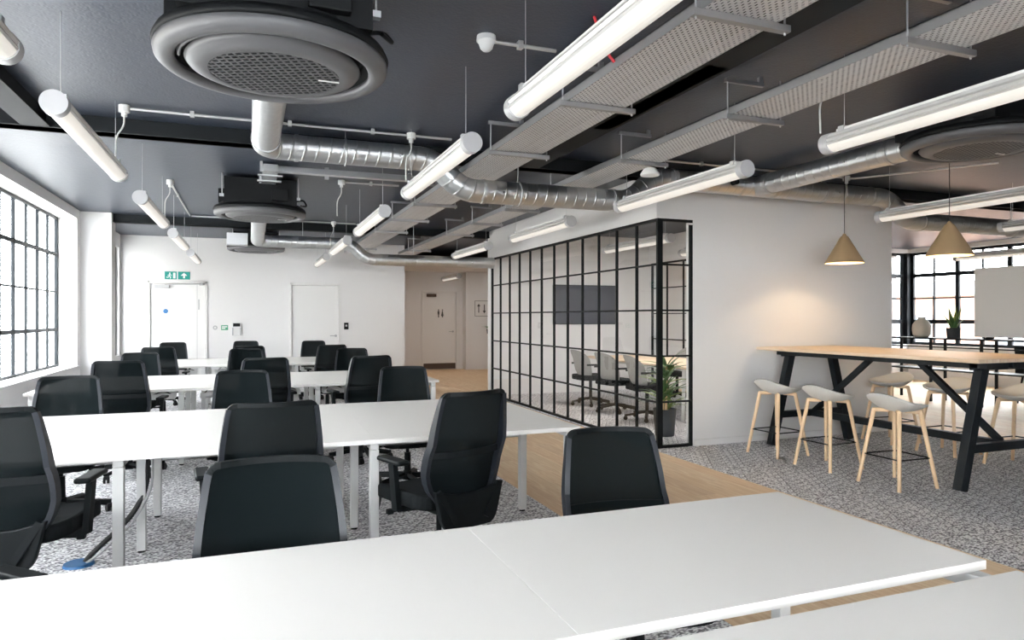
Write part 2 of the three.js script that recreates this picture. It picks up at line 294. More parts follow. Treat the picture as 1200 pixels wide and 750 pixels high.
{
  const d = door(1, -1.80, -0.76, ZF, 2.1, M.door);
  obj('door_closer', rbox(-1.68, -1.42, 1.96, 2.02, ZF - 0.02, ZF + 0.04, 0.01), M.plasticG, d);
  obj('closer_arm', [bar(V(-1.5, 2.03, ZF + 0.03), V(-0.86, 2.04, ZF + 0.06), 0.014, 0.022), rbox(-0.9, -0.83, 2.02, 2.06, ZF, ZF + 0.07, 0.006)], M.plasticG, d);
  obj('leaf_seam', box(-0.945, -0.938, 0.02, 2.04, ZF - 0.025, ZF - 0.017), M.plasticG, d);
  obj('pull_handle', [rod(V(-0.91, 1.55, ZF + 0.03), V(-0.91, 1.75, ZF + 0.03), 0.01), rod(V(-0.91, 1.56, ZF - 0.02), V(-0.91, 1.56, ZF + 0.03), 0.008), rod(V(-0.91, 1.74, ZF - 0.02), V(-0.91, 1.74, ZF + 0.03), 0.008)], M.plasticG, d);
  const s = obj('door_sticker', rod(V(-1.49, 1.52, ZF - 0.021), V(-1.49, 1.52, ZF - 0.018), 0.045, 0.045, 20), M.blueLid, d); s.userData.label = 'round blue door sticker';
  const e = door(2, 0.76, 1.77, ZF, 2.1, M.door);
  obj('hinge', [box(0.803, 0.812, 1.65, 1.78, ZF - 0.02, ZF + 0.004), box(0.803, 0.812, 0.25, 0.38, ZF - 0.02, ZF + 0.004)], M.plasticG, e);
  obj('door_handle', lever(1.68, 1.02, ZF - 0.02, -1), M.plasticG, e);
  const f = door(3, 4.28, 5.28, -17.9, 2.12, M.door);
  obj('door_closer', rbox(4.42, 4.68, 1.95, 2.03, -17.92, -17.86, 0.008), M.kick, f);
  obj('kick_plate', box(4.34, 5.22, 0.02, 0.17, -17.921, -17.914), M.kick, f);
  obj('door_handle', lever(5.15, 1.02, -17.92, -1), M.plasticG, f);
  // wash room pictograms: two little figures
  for (const [i, x] of [[0, 4.75], [1, 4.86]]) obj('pictogram', [rod(V(x, 1.60, -17.921), V(x, 1.60, -17.914), 0.018, 0.018, 14), i ? rod(V(x, 1.44, -17.917), V(x, 1.575, -17.917), 0.036, 0.012, 4) : box(x - 0.025, x + 0.025, 1.48, 1.575, -17.921, -17.914), box(x - 0.015, x + 0.015, 1.40, 1.48, -17.921, -17.914)], M.ink, f);
}

// ================================================================ CEILING SERVICES
// ---- tube battens
const BH = 2.45;
const proto = {};
function batten(x, z, len, label, group, y = BH, ceil = CEIL, power = LAMP, glow = new THREE.Color(1, 0.94, 0.86)) {
  const o = thing('batten_light', label, 'light', [x, y, z], 0, group);
  const key = len.toFixed(2);
  if (!proto[key]) {
    const L = len / 2;
    const half = (a0, a1, r, n = 10) => { const s = new THREE.Shape(); for (let i = 0; i <= n; i++) { const a = a0 + (a1 - a0) * i / n; i ? s.lineTo(Math.cos(a) * r, Math.sin(a) * r) : s.moveTo(Math.cos(a) * r, Math.sin(a) * r); } return s; };
    const ext = (s, l) => new THREE.ExtrudeGeometry(s, { depth: l, bevelEnabled: false, curveSegments: 6 }).translate(0, 0, -l / 2);
    proto[key] = {
      housing: merge([ext(half(0.5, Math.PI - 0.5, 0.058), len - 0.10), box(-0.022, 0.022, 0.045, 0.068, -L + 0.1, L - 0.1)]),
      tube: ext(half(Math.PI + 0.35, 2 * Math.PI - 0.35, 0.056), len - 0.10),
      ridge: ext((() => { const h = new THREE.Shape(); h.moveTo(0.052, -0.020); h.lineTo(0.060, -0.012); h.lineTo(0.052, 0.002); h.lineTo(0.060, 0.014); h.lineTo(0.050, 0.028); h.lineTo(-0.050, 0.028); h.lineTo(-0.060, 0.014); h.lineTo(-0.052, 0.002); h.lineTo(-0.060, -0.012); h.lineTo(-0.052, -0.020); return h; })(), len - 0.10),
      cap: new THREE.CylinderGeometry(0.062, 0.062, 0.06, 24).rotateX(Math.PI / 2),
    };
  }
  const P = proto[key];
  obj('housing', P.housing, M.plasticW, o); obj('diffuser', P.tube, M.tube, o); obj('side_reflector', P.ridge, M.lampSide, o);
  for (const s of [-1, 1]) { const c = obj('end_cap', P.cap, M.plasticG, o); c.position.z = s * (len / 2 - 0.03); }
  const top = ceil - y;
  for (const s of [-1, 1]) { obj('bracket', box(-0.03, 0.03, 0.045, 0.078, s * (len / 2 - 0.14) - 0.02, s * (len / 2 - 0.14) + 0.02), M.galv, o); obj('suspension_wire', rod(V(0, 0.06, s * (len / 2 - 0.14)), V(0, top, s * (len / 2 - 0.14)), 0.0022, 0.0022, 5), M.galv, o); }
  const l = new THREE.RectAreaLight(glow, power, 0.085, len - 0.12); l.position.set(0, -0.060, 0); l.rotation.x = -Math.PI / 2; l.name = 'batten_glow'; o.add(l);
  return o;
}
const rows = { A: ['over the window side of the desks', -0.89], B: ['over the middle of the desks', 1.25], C: ['beside the narrow cable tray', 3.28] };
const nth = ['first', 'second', 'third', 'fourth', 'fifth', 'sixth'];
for (const k of ['A', 'B', 'C']) {
  const [where, x] = rows[k], n = k === 'C' ? 4 : 5;
  for (let i = 0; i < 5; i++) {
    if (k === 'C' && i === 4) continue;
    const zc = [-2.32, -4.82, -7.65, -10.4, -13.15][i];
    const far = ['fifth', 'fourth', 'third', 'second', 'first'][i];
    batten(x, zc, 1.8, `tube batten light ${where}, ${far} from the door wall`, 'suspended tube batten lights');
  }
}
batten(6.16, -4.45, 1.8, 'tube batten light above the oak bar table', 'suspended tube batten lights');
batten(8.2, -4.55, 1.8, 'tube batten light in lounge, just past the oak bar table', 'suspended tube batten lights');
batten(8.2, -8.0, 1.8, 'tube batten light in lounge, beside the meeting room glass', 'suspended tube batten lights');
batten(11.6, -7.6, 1.8, 'tube batten light in lounge, over the black console', 'suspended tube batten lights');
batten(5.2, -8.6, 1.8, 'tube batten light inside the meeting room, above chairs', 'suspended tube batten lights', BH, CEIL, 75);
batten(6.6, -8.6, 1.8, 'tube batten light inside the meeting room, by lounge screen', 'suspended tube batten lights', BH, CEIL, 75);
batten(4.55, -16.0, 1.4, 'short tube batten light under the hallway ceiling', 'suspended tube batten lights', 2.36, 2.62, 26, new THREE.Color(1, 0.80, 0.66));
batten(4.9, -12.9, 1.4, 'short tube batten light at the mouth of the hallway', 'suspended tube batten lights', BH, CEIL, 22, new THREE.Color(1, 0.80, 0.66));

// ---- round ceiling cassettes
function lathe(pts, seg = 64) { return new THREE.LatheGeometry(pts.map(([r, y]) => new THREE.Vector2(r, y)), seg); }
function cassette(label, [x, y, z], S = 0.93) {
  const o = thing('ceiling_cassette', label, 'air conditioner', [x, y, z], 0, 'round ceiling air conditioners'); o.scale.setScalar(S);
  // outer ring with rounded lip, louvre gap, centre disc with grille
  obj('ring', lathe([[0.445, 0.03], [0.437, 0.012], [0.45, -0.004], [0.475, -0.010], [0.505, -0.004], [0.525, 0.014], [0.53, 0.035], [0.525, 0.055], [0.50, 0.062]]), M.cassette, o);
  obj('ring_rim', lathe([[0.50, 0.058], [0.528, 0.05], [0.535, 0.07], [0.52, 0.10], [0.45, 0.105]]), M.cassetteDark, o);
  obj('louvre_channel', lathe([[0.385, 0.025], [0.40, 0.075], [0.43, 0.075], [0.446, 0.025]]), M.cassetteDark, o);
  obj('louvre_blade', new THREE.TorusGeometry(0.420, 0.010, 8, 64, 2.1).rotateX(Math.PI / 2).rotateY(-1.0).scale(1, 2.2, 1).translate(0, 0.03, 0), M.cassette, o);
  const disc = obj('front_disc', lathe([[0.295, -0.012], [0.300, -0.024], [0.345, -0.020], [0.385, -0.003], [0.40, 0.016], [0.39, 0.03]]), M.cassette, o);
  // lattice of diagonal bars over a dark opening
  const bars = [], R = 0.296;
  for (const a of [Math.PI / 4 + 0.35, -Math.PI / 4 + 0.35]) for (let t = -0.2856; t <= 0.2857; t += 0.0357) {
    const h = Math.sqrt(Math.max(0.0004, R * R - t * t)); bars.push(new THREE.BoxGeometry(2 * h, 0.002, 0.0125).translate(0, -0.020, t).rotateY(a));
  }
  obj('grille', bars, M.cassette, disc);
  obj('grille_opening', lathe([[0, -0.0165], [0.298, -0.0165]], 40), M.cassetteDark, disc);
  obj('badge', rbox(0.20, 0.30, -0.025, -0.02, -0.004, 0.006, 0.001), M.plasticW, disc);
  obj('casing', [box(-0.40, 0.40, 0.10, Math.min(0.40, (CEIL - 0.04 - y) / S), -0.40, 0.40), new THREE.CylinderGeometry(0.47, 0.47, 0.05, 40).translate(0, 0.11, 0)], M.cassetteDark, o);
  obj('control_box', rbox(-0.47, -0.40, 0.13, 0.30, -0.18, 0.14, 0.008), M.cassetteDark, o); obj('pump_box', rbox(0.12, 0.30, 0.14, 0.28, 0.40, 0.46, 0.008), M.cassetteDark, o);
  for (const [a, b] of [[-0.42, -0.36], [0.42, -0.36], [-0.42, 0.36], [0.42, 0.36]]) obj('hanger_rod', [rod(V(a, 0.18, b), V(a, (CEIL - y) / S, b), 0.006, 0.006, 8), box(a - 0.03, a + 0.02, 0.17, 0.2, b - 0.02, b + 0.02)], M.galv, o);
  obj('drain_hose', pipe([V(0.41, 0.2, 0.1), V(0.5, 0.22, 0.1), V(0.53, 0.12, 0.22), V(0.45, 0.112, 0.34)], 0.011, 0.06, 8), M.cassetteDark, o);
  return o;
}
cassette('round ceiling air conditioner between third and fourth desk rows from the doors', [0.11, 2.505, -3.25]);
cassette('round ceiling air conditioner over the second desk row from the doors', [0.12, 2.54, -8.3]);
cassette('round ceiling air conditioner close to the door wall', [0.12, 2.61, -13.3]);
cassette('round ceiling air conditioner beside the oak bar table', [4.91, 2.62, -3.42]);

// ---- spiral ducts
const DH = 2.78, DL = 2.53, DR = 0.104;
function collars(o, list) { for (const [p, ax] of list) { const g = new THREE.CylinderGeometry(DR + 0.006, DR + 0.006, 0.03, 28); if (ax === 'x') g.rotateZ(Math.PI / 2); else if (ax === 'z') g.rotateX(Math.PI / 2); obj('duct_collar', g.translate(...p), M.galv, o); } }
{
  const o = thing('spiral_duct', 'galvanised spiral duct dipping beneath both cable trays, branching to the bar table unit', 'duct');
  const z = -5.85;
  obj('duct_run', pipe([V(0.12, DH, -3.62), V(0.12, DH, z), V(1.49, DH, z), V(1.765, DL, z), V(3.47, DL, z), V(3.745, DH, z), V(6.86, DH, z), V(7.18, DL, z), V(13.2, DL, z)], DR, 0.14, 28), M.duct, o);
  obj('duct_branch', pipe([V(5.0, DH, z), V(5.0, DH, -3.82)], DR, 0.1, 28), M.duct, o);
  collars(o, [[[0.12, DH, -4.15], 'z'], [[0.12, DH, -5.62], 'z'], [[0.36, DH, z], 'x'], [[1.30, DH, z], 'x'], [[1.96, DL, z], 'x'], [[3.28, DL, z], 'x'], [[3.95, DH, z], 'x'], [[4.78, DH, z], 'x'], [[5.22, DH, z], 'x'], [[6.6, DH, z], 'x'], [[7.4, DL, z], 'x'], [[5.0, DH, -5.62], 'z'], [[5.0, DH, -4.2], 'z']]);
  for (const [x, y] of [[0.75, DH], [2.3, DL], [5.9, DH], [9, DL]]) { obj('duct_hanger', [new THREE.TorusGeometry(DR + 0.006, 0.006, 6, 28).rotateY(Math.PI / 2).translate(x, y, z), rod(V(x, y + DR, z), V(x, CEIL, z), 0.005, 0.005, 6)], M.galv, o); }
  obj('damper', [rod(V(4.62, DH, z + 0.08), V(4.62, DH, z + 0.17), 0.03, 0.03, 14)], M.cassetteDark, o);
}
{
  const o = thing('spiral_duct', 'galvanised spiral duct dipping beneath the trays, ending at the hallway', 'duct');
  const z = -11.45, h = 2.60, l = 2.36;
  obj('duct_run', pipe([V(0.12, h + 0.1, -8.72), V(0.12, h, z), V(1.55, h, z), V(1.81, l, z), V(PX - 0.02, l, z)], 0.097, 0.13, 24), M.duct, o);
  for (const x of [0.8, 2.6]) obj('duct_hanger', [rod(V(x, (x < 1.5 ? h : l) + 0.097, z), V(x, CEIL, z), 0.005, 0.005, 6)], M.galv, o);
  obj('plenum_box', rbox(-0.32, -0.02, h - 0.08, h + 0.1, z - 0.1, z + 0.1, 0.006), M.galv, o);
}

// ---- cable trays
function tray(label, x0, x1, z0, z1, y, brackets) {
  const o = thing('cable_tray', label, 'cable tray');
  const w = x1 - x0;
  const base = new THREE.PlaneGeometry(w, z0 - z1, 1, 1).rotateX(Math.PI / 2).translate((x0 + x1) / 2, y, (z0 + z1) / 2);
  obj('tray_base', planarUV(base), M.tray, o);
  obj('tray_flange', [box(x0 - 0.002, x0 + 0.002, y, y + 0.05, z1, z0), box(x0 - 0.002, x0 + 0.014, y + 0.046, y + 0.05, z1, z0)], M.traySide, o);
  obj('tray_flange', [box(x1 - 0.002, x1 + 0.002, y, y + 0.05, z1, z0), box(x1 - 0.014, x1 + 0.002, y + 0.046, y + 0.05, z1, z0)], M.traySide, o);
  for (const z of brackets) {
    obj('crossbar', rbox(x0 - 0.05, x1 + 0.07, y - 0.034, y - 0.002, z - 0.018, z + 0.018, 0.004), M.traySide, o);
    for (const x of [x0 - 0.03, x1 + 0.05]) obj('threaded_rod', rod(V(x, y - 0.045, z), V(x, x < x0 ? CEIL - 0.036 : CEIL, z), 0.005, 0.005, 6), M.galv, o);
    obj('ceiling_channel', box(x0 - 0.05, x0 + 0.25, CEIL - 0.06, CEIL - 0.035, z - 0.012, z + 0.012), M.traySide, o);
    obj('channel_foot', box(x0 + 0.21, x0 + 0.24, CEIL - 0.035, CEIL, z - 0.012, z + 0.012), M.traySide, o);
  }
  const cg = []; for (let k = 0; k < 4; k++) { const x = x0 + w * (0.2 + 0.18 * k), pts = []; for (let z = z0 - 0.05; z > z1; z -= 0.9) pts.push(V(x + rr(-0.02, 0.02), y + 0.012, z)); cg.push(pipe(pts, 0.007, 0.3, 6)); }
  obj('cable_bundle', cg, M.cable, o);
  return o;
}
tray('wide perforated cable tray hung between the middle batten lights and ceiling beam', 1.77, 2.16, 1.2, -14.0, 2.69, [-1.1, -2.40, -3.70, -5.0, -6.3, -7.6, -8.9, -10.2, -12.9]);
tray('narrow perforated cable tray hung beside the batten lights nearest meeting room', 2.86, 3.20, 1.2, -14.0, 2.69, [-1.05, -2.30, -3.57, -4.9, -6.3, -7.6, -8.9, -10.2, -12.9]);
{ const t = tag(obj('red_cable', pipe([V(1.75, 2.71, -3.1), V(1.70, 2.76, -3.1), V(1.68, 2.85, -3.12), V(1.66, CEIL, -3.15)], 0.008, 0.06, 8), M.red), 'short red cable rising from wide cable tray to ceiling', 'cable'); }

// ---- conduits, junction boxes, sensors
function conduit(label, pts, clips = [], boxes = []) {
  const o = thing('conduit', label, 'conduit');
  obj('pipe', pipe(pts, 0.011, 0.05, 10), M.conduit, o);
  for (const [x, z] of clips) obj('saddle_clip', rbox(x - 0.015, x + 0.015, CEIL - 0.045, CEIL, z - 0.018, z + 0.018, 0.003), M.conduit, o);
  for (const [x, z] of boxes) { const b = obj('junction_box', [new THREE.CylinderGeometry(0.038, 0.038, 0.05, 20).translate(x, CEIL - 0.03, z), new THREE.CylinderGeometry(0.018, 0.02, 0.03, 14).translate(x, CEIL - 0.07, z)], M.plasticW, o); obj('flex_cord', pipe([V(x, CEIL - 0.08, z), V(x, CEIL - 0.16, z + 0.01), V(x - 0.05, CEIL - 0.24, z + 0.02), V(x - 0.05, BH + 0.085, z + 0.03)], 0.006, 0.05, 6), M.cableWhite, b); }
  return o;
}
const CY = CEIL - 0.025;
conduit('metal conduit with junction boxes feeding batten lights over third desk row from doors', [V(-0.83, CY, -5.68), V(1.62, CY, -5.68)], [[-0.4, -5.68], [0.3, -5.68], [0.95, -5.68]], [[-0.85, -5.68], [1.27, -5.68]]);
conduit('metal conduit running across beside the far ceiling beam', [V(-0.81, CY, -11.36), V(1.62, CY, -11.36)], [[0.3, -11.36]], [[1.27, -11.36]]);
conduit('metal conduit running lengthwise above the window-side batten lights', [V(-0.83, CY, -8.6), V(-0.83, CY, -11.33)], [[-0.83, -9.5]], [[-0.83, -8.58]]);
conduit('long metal conduit on the ceiling above the narrow cable tray', [V(3.34, CY, 1.0), V(3.34, CY, -5.9)], [[3.34, -0.9], [3.34, -2.6], [3.34, -4.3]], [[3.34, -3.3]]);
conduit('short metal conduit linking the smoke detector to the wide cable tray', [V(1.25, CY, -3.58), V(1.64, CY, -3.58)], [[1.42, -3.58]]);
conduit('metal conduit crossing to the white wall beside the bar table unit', [V(3.45, CY, -5.7), V(5.5, CY, -5.7), V(6.2, CY, -5.7), V(6.9, CY, -4.6)], [[4.2, -5.7], [5.3, -5.7]], [[6.1, -5.7]]);
conduit('short metal conduit beside wide tray over second desk row from doors', [V(0.95, CY, -7.9), V(1.62, CY, -7.9)], [[1.3, -7.9]], [[0.97, -7.9]]);
{
  const o = thing('smoke_detector', 'white domed smoke detector on the ceiling above middle batten lights', 'smoke detector', [1.22, CEIL, -3.58]);
  obj('base', new THREE.CylinderGeometry(0.052, 0.055, 0.03, 28).translate(0, -0.016, 0), M.plasticW, o);
  obj('dome', lathe([[0, -0.085], [0.02, -0.083], [0.034, -0.07], [0.042, -0.045], [0.05, -0.03]], 28), M.plasticW, o);
}
{
  const o = thing('presence_sensor', 'white cone sensor hanging under narrow cable tray by spiral duct', 'sensor', [3.1, 2.632, -4.9]);
  obj('cone', lathe([[0, -0.06], [0.075, -0.058], [0.08, -0.045], [0.05, 0.0], [0.02, 0.011]], 28), M.white, o);
  obj('stem', rod(V(0, 0.0, 0), V(0, 0.012, 0), 0.015), M.white, o);
}
{
  const o = thing('metal_trunking', 'square galvanised trunking with elbow behind the spiral duct', 'trunking');
  obj('long_run', [rbox(0.25, 1.66, CEIL - 0.09, CEIL - 0.03, -7.33, -7.25, 0.004)], M.galv, o);
  obj('elbow_run', [rbox(0.13, 0.27, CEIL - 0.10, CEIL - 0.03, -8.0, -7.2, 0.004)], M.galv, o);
  for (const z of [-7.4, -7.7, -7.95]) obj('joint_strap', rbox(0.08, 0.32, CEIL - 0.115, CEIL - 0.10, z - 0.02, z + 0.02, 0.003), M.galv, o);
  for (const x of [0.75, 1.62]) obj('hanger', box(x - 0.02, x + 0.02, CEIL - 0.12, CEIL, -7.34, -7.30), M.galv, o);
  for (const z of [-7.25, -7.9]) obj('hanger', box(0.10, 0.125, CEIL - 0.10, CEIL, z - 0.015, z + 0.015), M.galv, o);
}

// ================================================================ DESKS
const rowName = ['fourth', 'third', 'second', 'first'];
function bench(zN, name, open) {     // zN: edge of the half nearer the back wall; two halves of 0.8 m with a cable gap
  const o = thing('bench_desk', `white back-to-back bench desk, ${name} row from the door wall`, 'desk', [0, 0, zN], 0, 'white bench desk rows');
  const xs = [1.9, 0.65, -0.6, -1.85], H = 0.73, t = 0.025;
  const dp = open ? 0.8 : 0.8395, g = new RoundedBoxGeometry(1.2496, t, dp, 2, 0.0012);
  for (let i = 0; i < 3; i++) for (const z of open ? [-0.4, -1.28] : [-0.42, -1.26]) { const w = obj('worktop', g, M.desk, o); w.position.set(xs[i] - 0.625, H - t / 2, z); }
  const leg = (x, z) => rbox(x - 0.025, x + 0.025, 0.012, H - t - 0.04, z - 0.025, z + 0.025, 0.004, 1);
  xs.forEach((x, i) => {
    const lx = i === 0 ? x - 0.05 : i === 3 ? x + 0.05 : x;
    for (const z of [-0.07, -0.84, -1.61]) { const l = obj('leg', leg(lx, z), M.white, o); obj('levelling_foot', new THREE.CylinderGeometry(0.018, 0.022, 0.012, 12).translate(lx, 0.006, z), M.chairBlack, l); }
    obj('cross_rail', rbox(lx - 0.025, lx + 0.025, H - t - 0.04, H - t, -1.63, -0.05, 0.004, 1), M.white, o);
  });
  for (const z of [-0.45, -1.23]) obj('long_beam', rbox(-1.80, 1.85, H - t - 0.04, H - t, z - 0.02, z + 0.02, 0.003, 1), M.white, o);
  for (let i = 0; i < 3; i++) {
    const x1 = xs[i] - 0.12, x0 = xs[i + 1] + 0.12;
    obj('cable_basket', [box(x0, x1, 0.555, 0.56, -0.94, -0.74), box(x0, x1, 0.555, 0.61, -0.745, -0.74), box(x0, x1, 0.555, 0.61, -0.94, -0.935)], M.white, o);
    obj('power_bar', [rbox(x0 + 0.25, x1 - 0.25, 0.561, 0.60, -0.88, -0.82, 0.005)], M.chairBlack, o);
    obj('power_cord', pipe([V(x1 - 0.25, 0.58, -0.85), V(x1 - 0.12, 0.63, -0.83), V(x1 - 0.04, 0.60, -0.86), V(x1 - 0.02, 0.565, -0.80)], 0.006, 0.06, 6), M.cable, o); obj('power_cord', pipe([V(x0 + 0.25, 0.58, -0.83), V(x0 + 0.10, 0.66, -0.86), V(x0 + 0.02, 0.58, -0.82)], 0.006, 0.06, 6), M.cable, o);
  }
  return o;
}
const rowZ = [-0.42, -3.78, -7.14, -10.5];
rowZ.forEach((z, i) => bench(z, rowName[i], i === 0));
// floor power boxes with umbilicals
function floorBox(x, z, top, label) {
  const o = thing('floor_power_box', label, 'floor box', [x, 0, z], 0, 'floor power boxes under the desks');
  const lid = obj('lid', new THREE.CylinderGeometry(0.075, 0.08, 0.014, 28).translate(0, 0.007, 0), M.blueLid, o); lid.userData.label = 'blue lid';
  obj('umbilical', pipe([V(0.03, 0.012, 0), V(0.06, 0.05, -0.02), V(0.25, 0.22, -0.08), V(0.33, 0.38, -0.12), V(0.33, 0.556, -0.12)], 0.015, 0.1, 10), M.cable, o);
  obj('umbilical', pipe([V(0.04, 0.012, 0.02), V(0.09, 0.04, 0.0), V(0.27, 0.2, -0.05), V(0.36, 0.38, -0.1), V(0.36, 0.556, -0.1)], 0.008, 0.1, 8), M.plasticG, o);
  return o;
}
floorBox(-0.9, -4.5, 0.56, 'blue-lidded floor box and cable under third desk row from doors');
tag(obj('cable_spine', pipe([V(0.75, 0.0, -4.35), V(0.72, 0.10, -4.3), V(0.78, 0.35, -4.28), V(0.72, 0.50, -4.3), V(0.70, 0.55, -4.5)], 0.012, 0.12, 8), M.cable), 'black cable loop hanging by white desk leg, third row from doors', 'cable');

// ================================================================ OFFICE CHAIRS
function backSurface(u, v) {
  const top = 1.0, bot = 0.45, y = bot + (top - bot) * v;
  const k = [[0, 0.140], [0.12, 0.190], [0.25, 0.214], [0.45, 0.218], [0.7, 0.206], [1, 0.184]];
  let i = 0; while (i < k.length - 2 && v > k[i + 1][0]) i++;
  const s = (v - k[i][0]) / (k[i + 1][0] - k[i][0]); let w = k[i][1] + (k[i + 1][1] - k[i][1]) * s;
  const r = 0.03, dy = top - y; if (dy < r) w -= r - Math.sqrt(Math.max(0, r * r - (r - dy) ** 2));
  const z = -0.235 + 0.035 * Math.sin(Math.min(1, v / 0.55) * Math.PI) - 0.10 * v * v + 0.045 * u * u - 0.02;
  return V(u * w, y, z);
}
function backPanel() {
  const nu = 12, vs = []; for (let i = 0; i <= 16; i++) vs.push(i / 16 * 0.94); for (const e of [0.955, 0.97, 0.985, 0.994, 1]) vs.push(e);
  const pos = [], uv = [], idx = [];
  vs.forEach((v, j) => { for (let i = 0; i <= nu; i++) { const u = -1 + 2 * i / nu, p = backSurface(u, v); pos.push(p.x, p.y, p.z); uv.push(p.x, p.y); if (j && i < nu) { const a = (j - 1) * (nu + 1) + i; idx.push(a, a + 1, a + nu + 1, a + 1, a + nu + 2, a + nu + 1); } } });
  const g = new THREE.BufferGeometry(); g.setAttribute('position', new THREE.Float32BufferAttribute(pos, 3)); g.setAttribute('uv', new THREE.Float32BufferAttribute(uv, 2)); g.setIndex(idx); g.computeVertexNormals(); return g;
}
function sweepSection(pts, wOut, wIn, front, back, closed = false) {   // rectangular section along a path; outward = away from x = 0, depth along z
  const pos = [], idx = [], n = pts.length;
  pts.forEach((p, i) => {
    const a = pts[Math.max(0, i - 1)], b = pts[Math.min(n - 1, i + 1)], t = b.clone().sub(a).normalize(), out = V(t.y, -t.x, 0).normalize();
    const io = typeof wOut === 'function' ? wOut(i / (n - 1)) : wOut, bk = typeof back === 'function' ? back(i / (n - 1)) : back;
    for (const [o, d] of [[io, front], [io, -bk], [-wIn, -bk], [-wIn, front]]) pos.push(p.x + out.x * o, p.y + out.y * o, p.z + d);
    if (i) { const q = (i - 1) * 4; for (let k = 0; k < 4; k++) { const k2 = (k + 1) % 4; idx.push(q + k, q + k2, q + 4 + k, q + k2, q + 4 + k2, q + 4 + k); } }
  });
  idx.push(0, 2, 1, 0, 3, 2); const e = (n - 1) * 4; idx.push(e, e + 1, e + 2, e, e + 2, e + 3);
  const g = new THREE.BufferGeometry(); g.setAttribute('position', new THREE.Float32BufferAttribute(pos, 3)); g.setIndex(idx);
  const q = g.toNonIndexed(); q.computeVertexNormals(); q.setAttribute('uv', new THREE.Float32BufferAttribute(new Float32Array(q.attributes.position.count * 2), 2)); return q;
}
function cushion(w, d, t, r, crown = 0.012) {   // rounded seat pad, top at y = 0
  const s = new THREE.Shape(), a = w / 2, b = d / 2; s.moveTo(-a + r, -b); s.lineTo(a - r, -b); s.quadraticCurveTo(a, -b, a, -b + r); s.lineTo(a, b - r); s.quadraticCurveTo(a, b, a - r, b); s.lineTo(-a + r, b); s.quadraticCurveTo(-a, b, -a, b - r); s.lineTo(-a, -b + r); s.quadraticCurveTo(-a, -b, -a + r, -b);
  const g = new THREE.ExtrudeGeometry(s, { depth: t - 0.03, bevelEnabled: true, bevelSize: 0.015, bevelThickness: 0.015, bevelSegments: 3, curveSegments: 6 }).rotateX(Math.PI / 2);
  g.translate(0, -0.015, 0); return g;
}
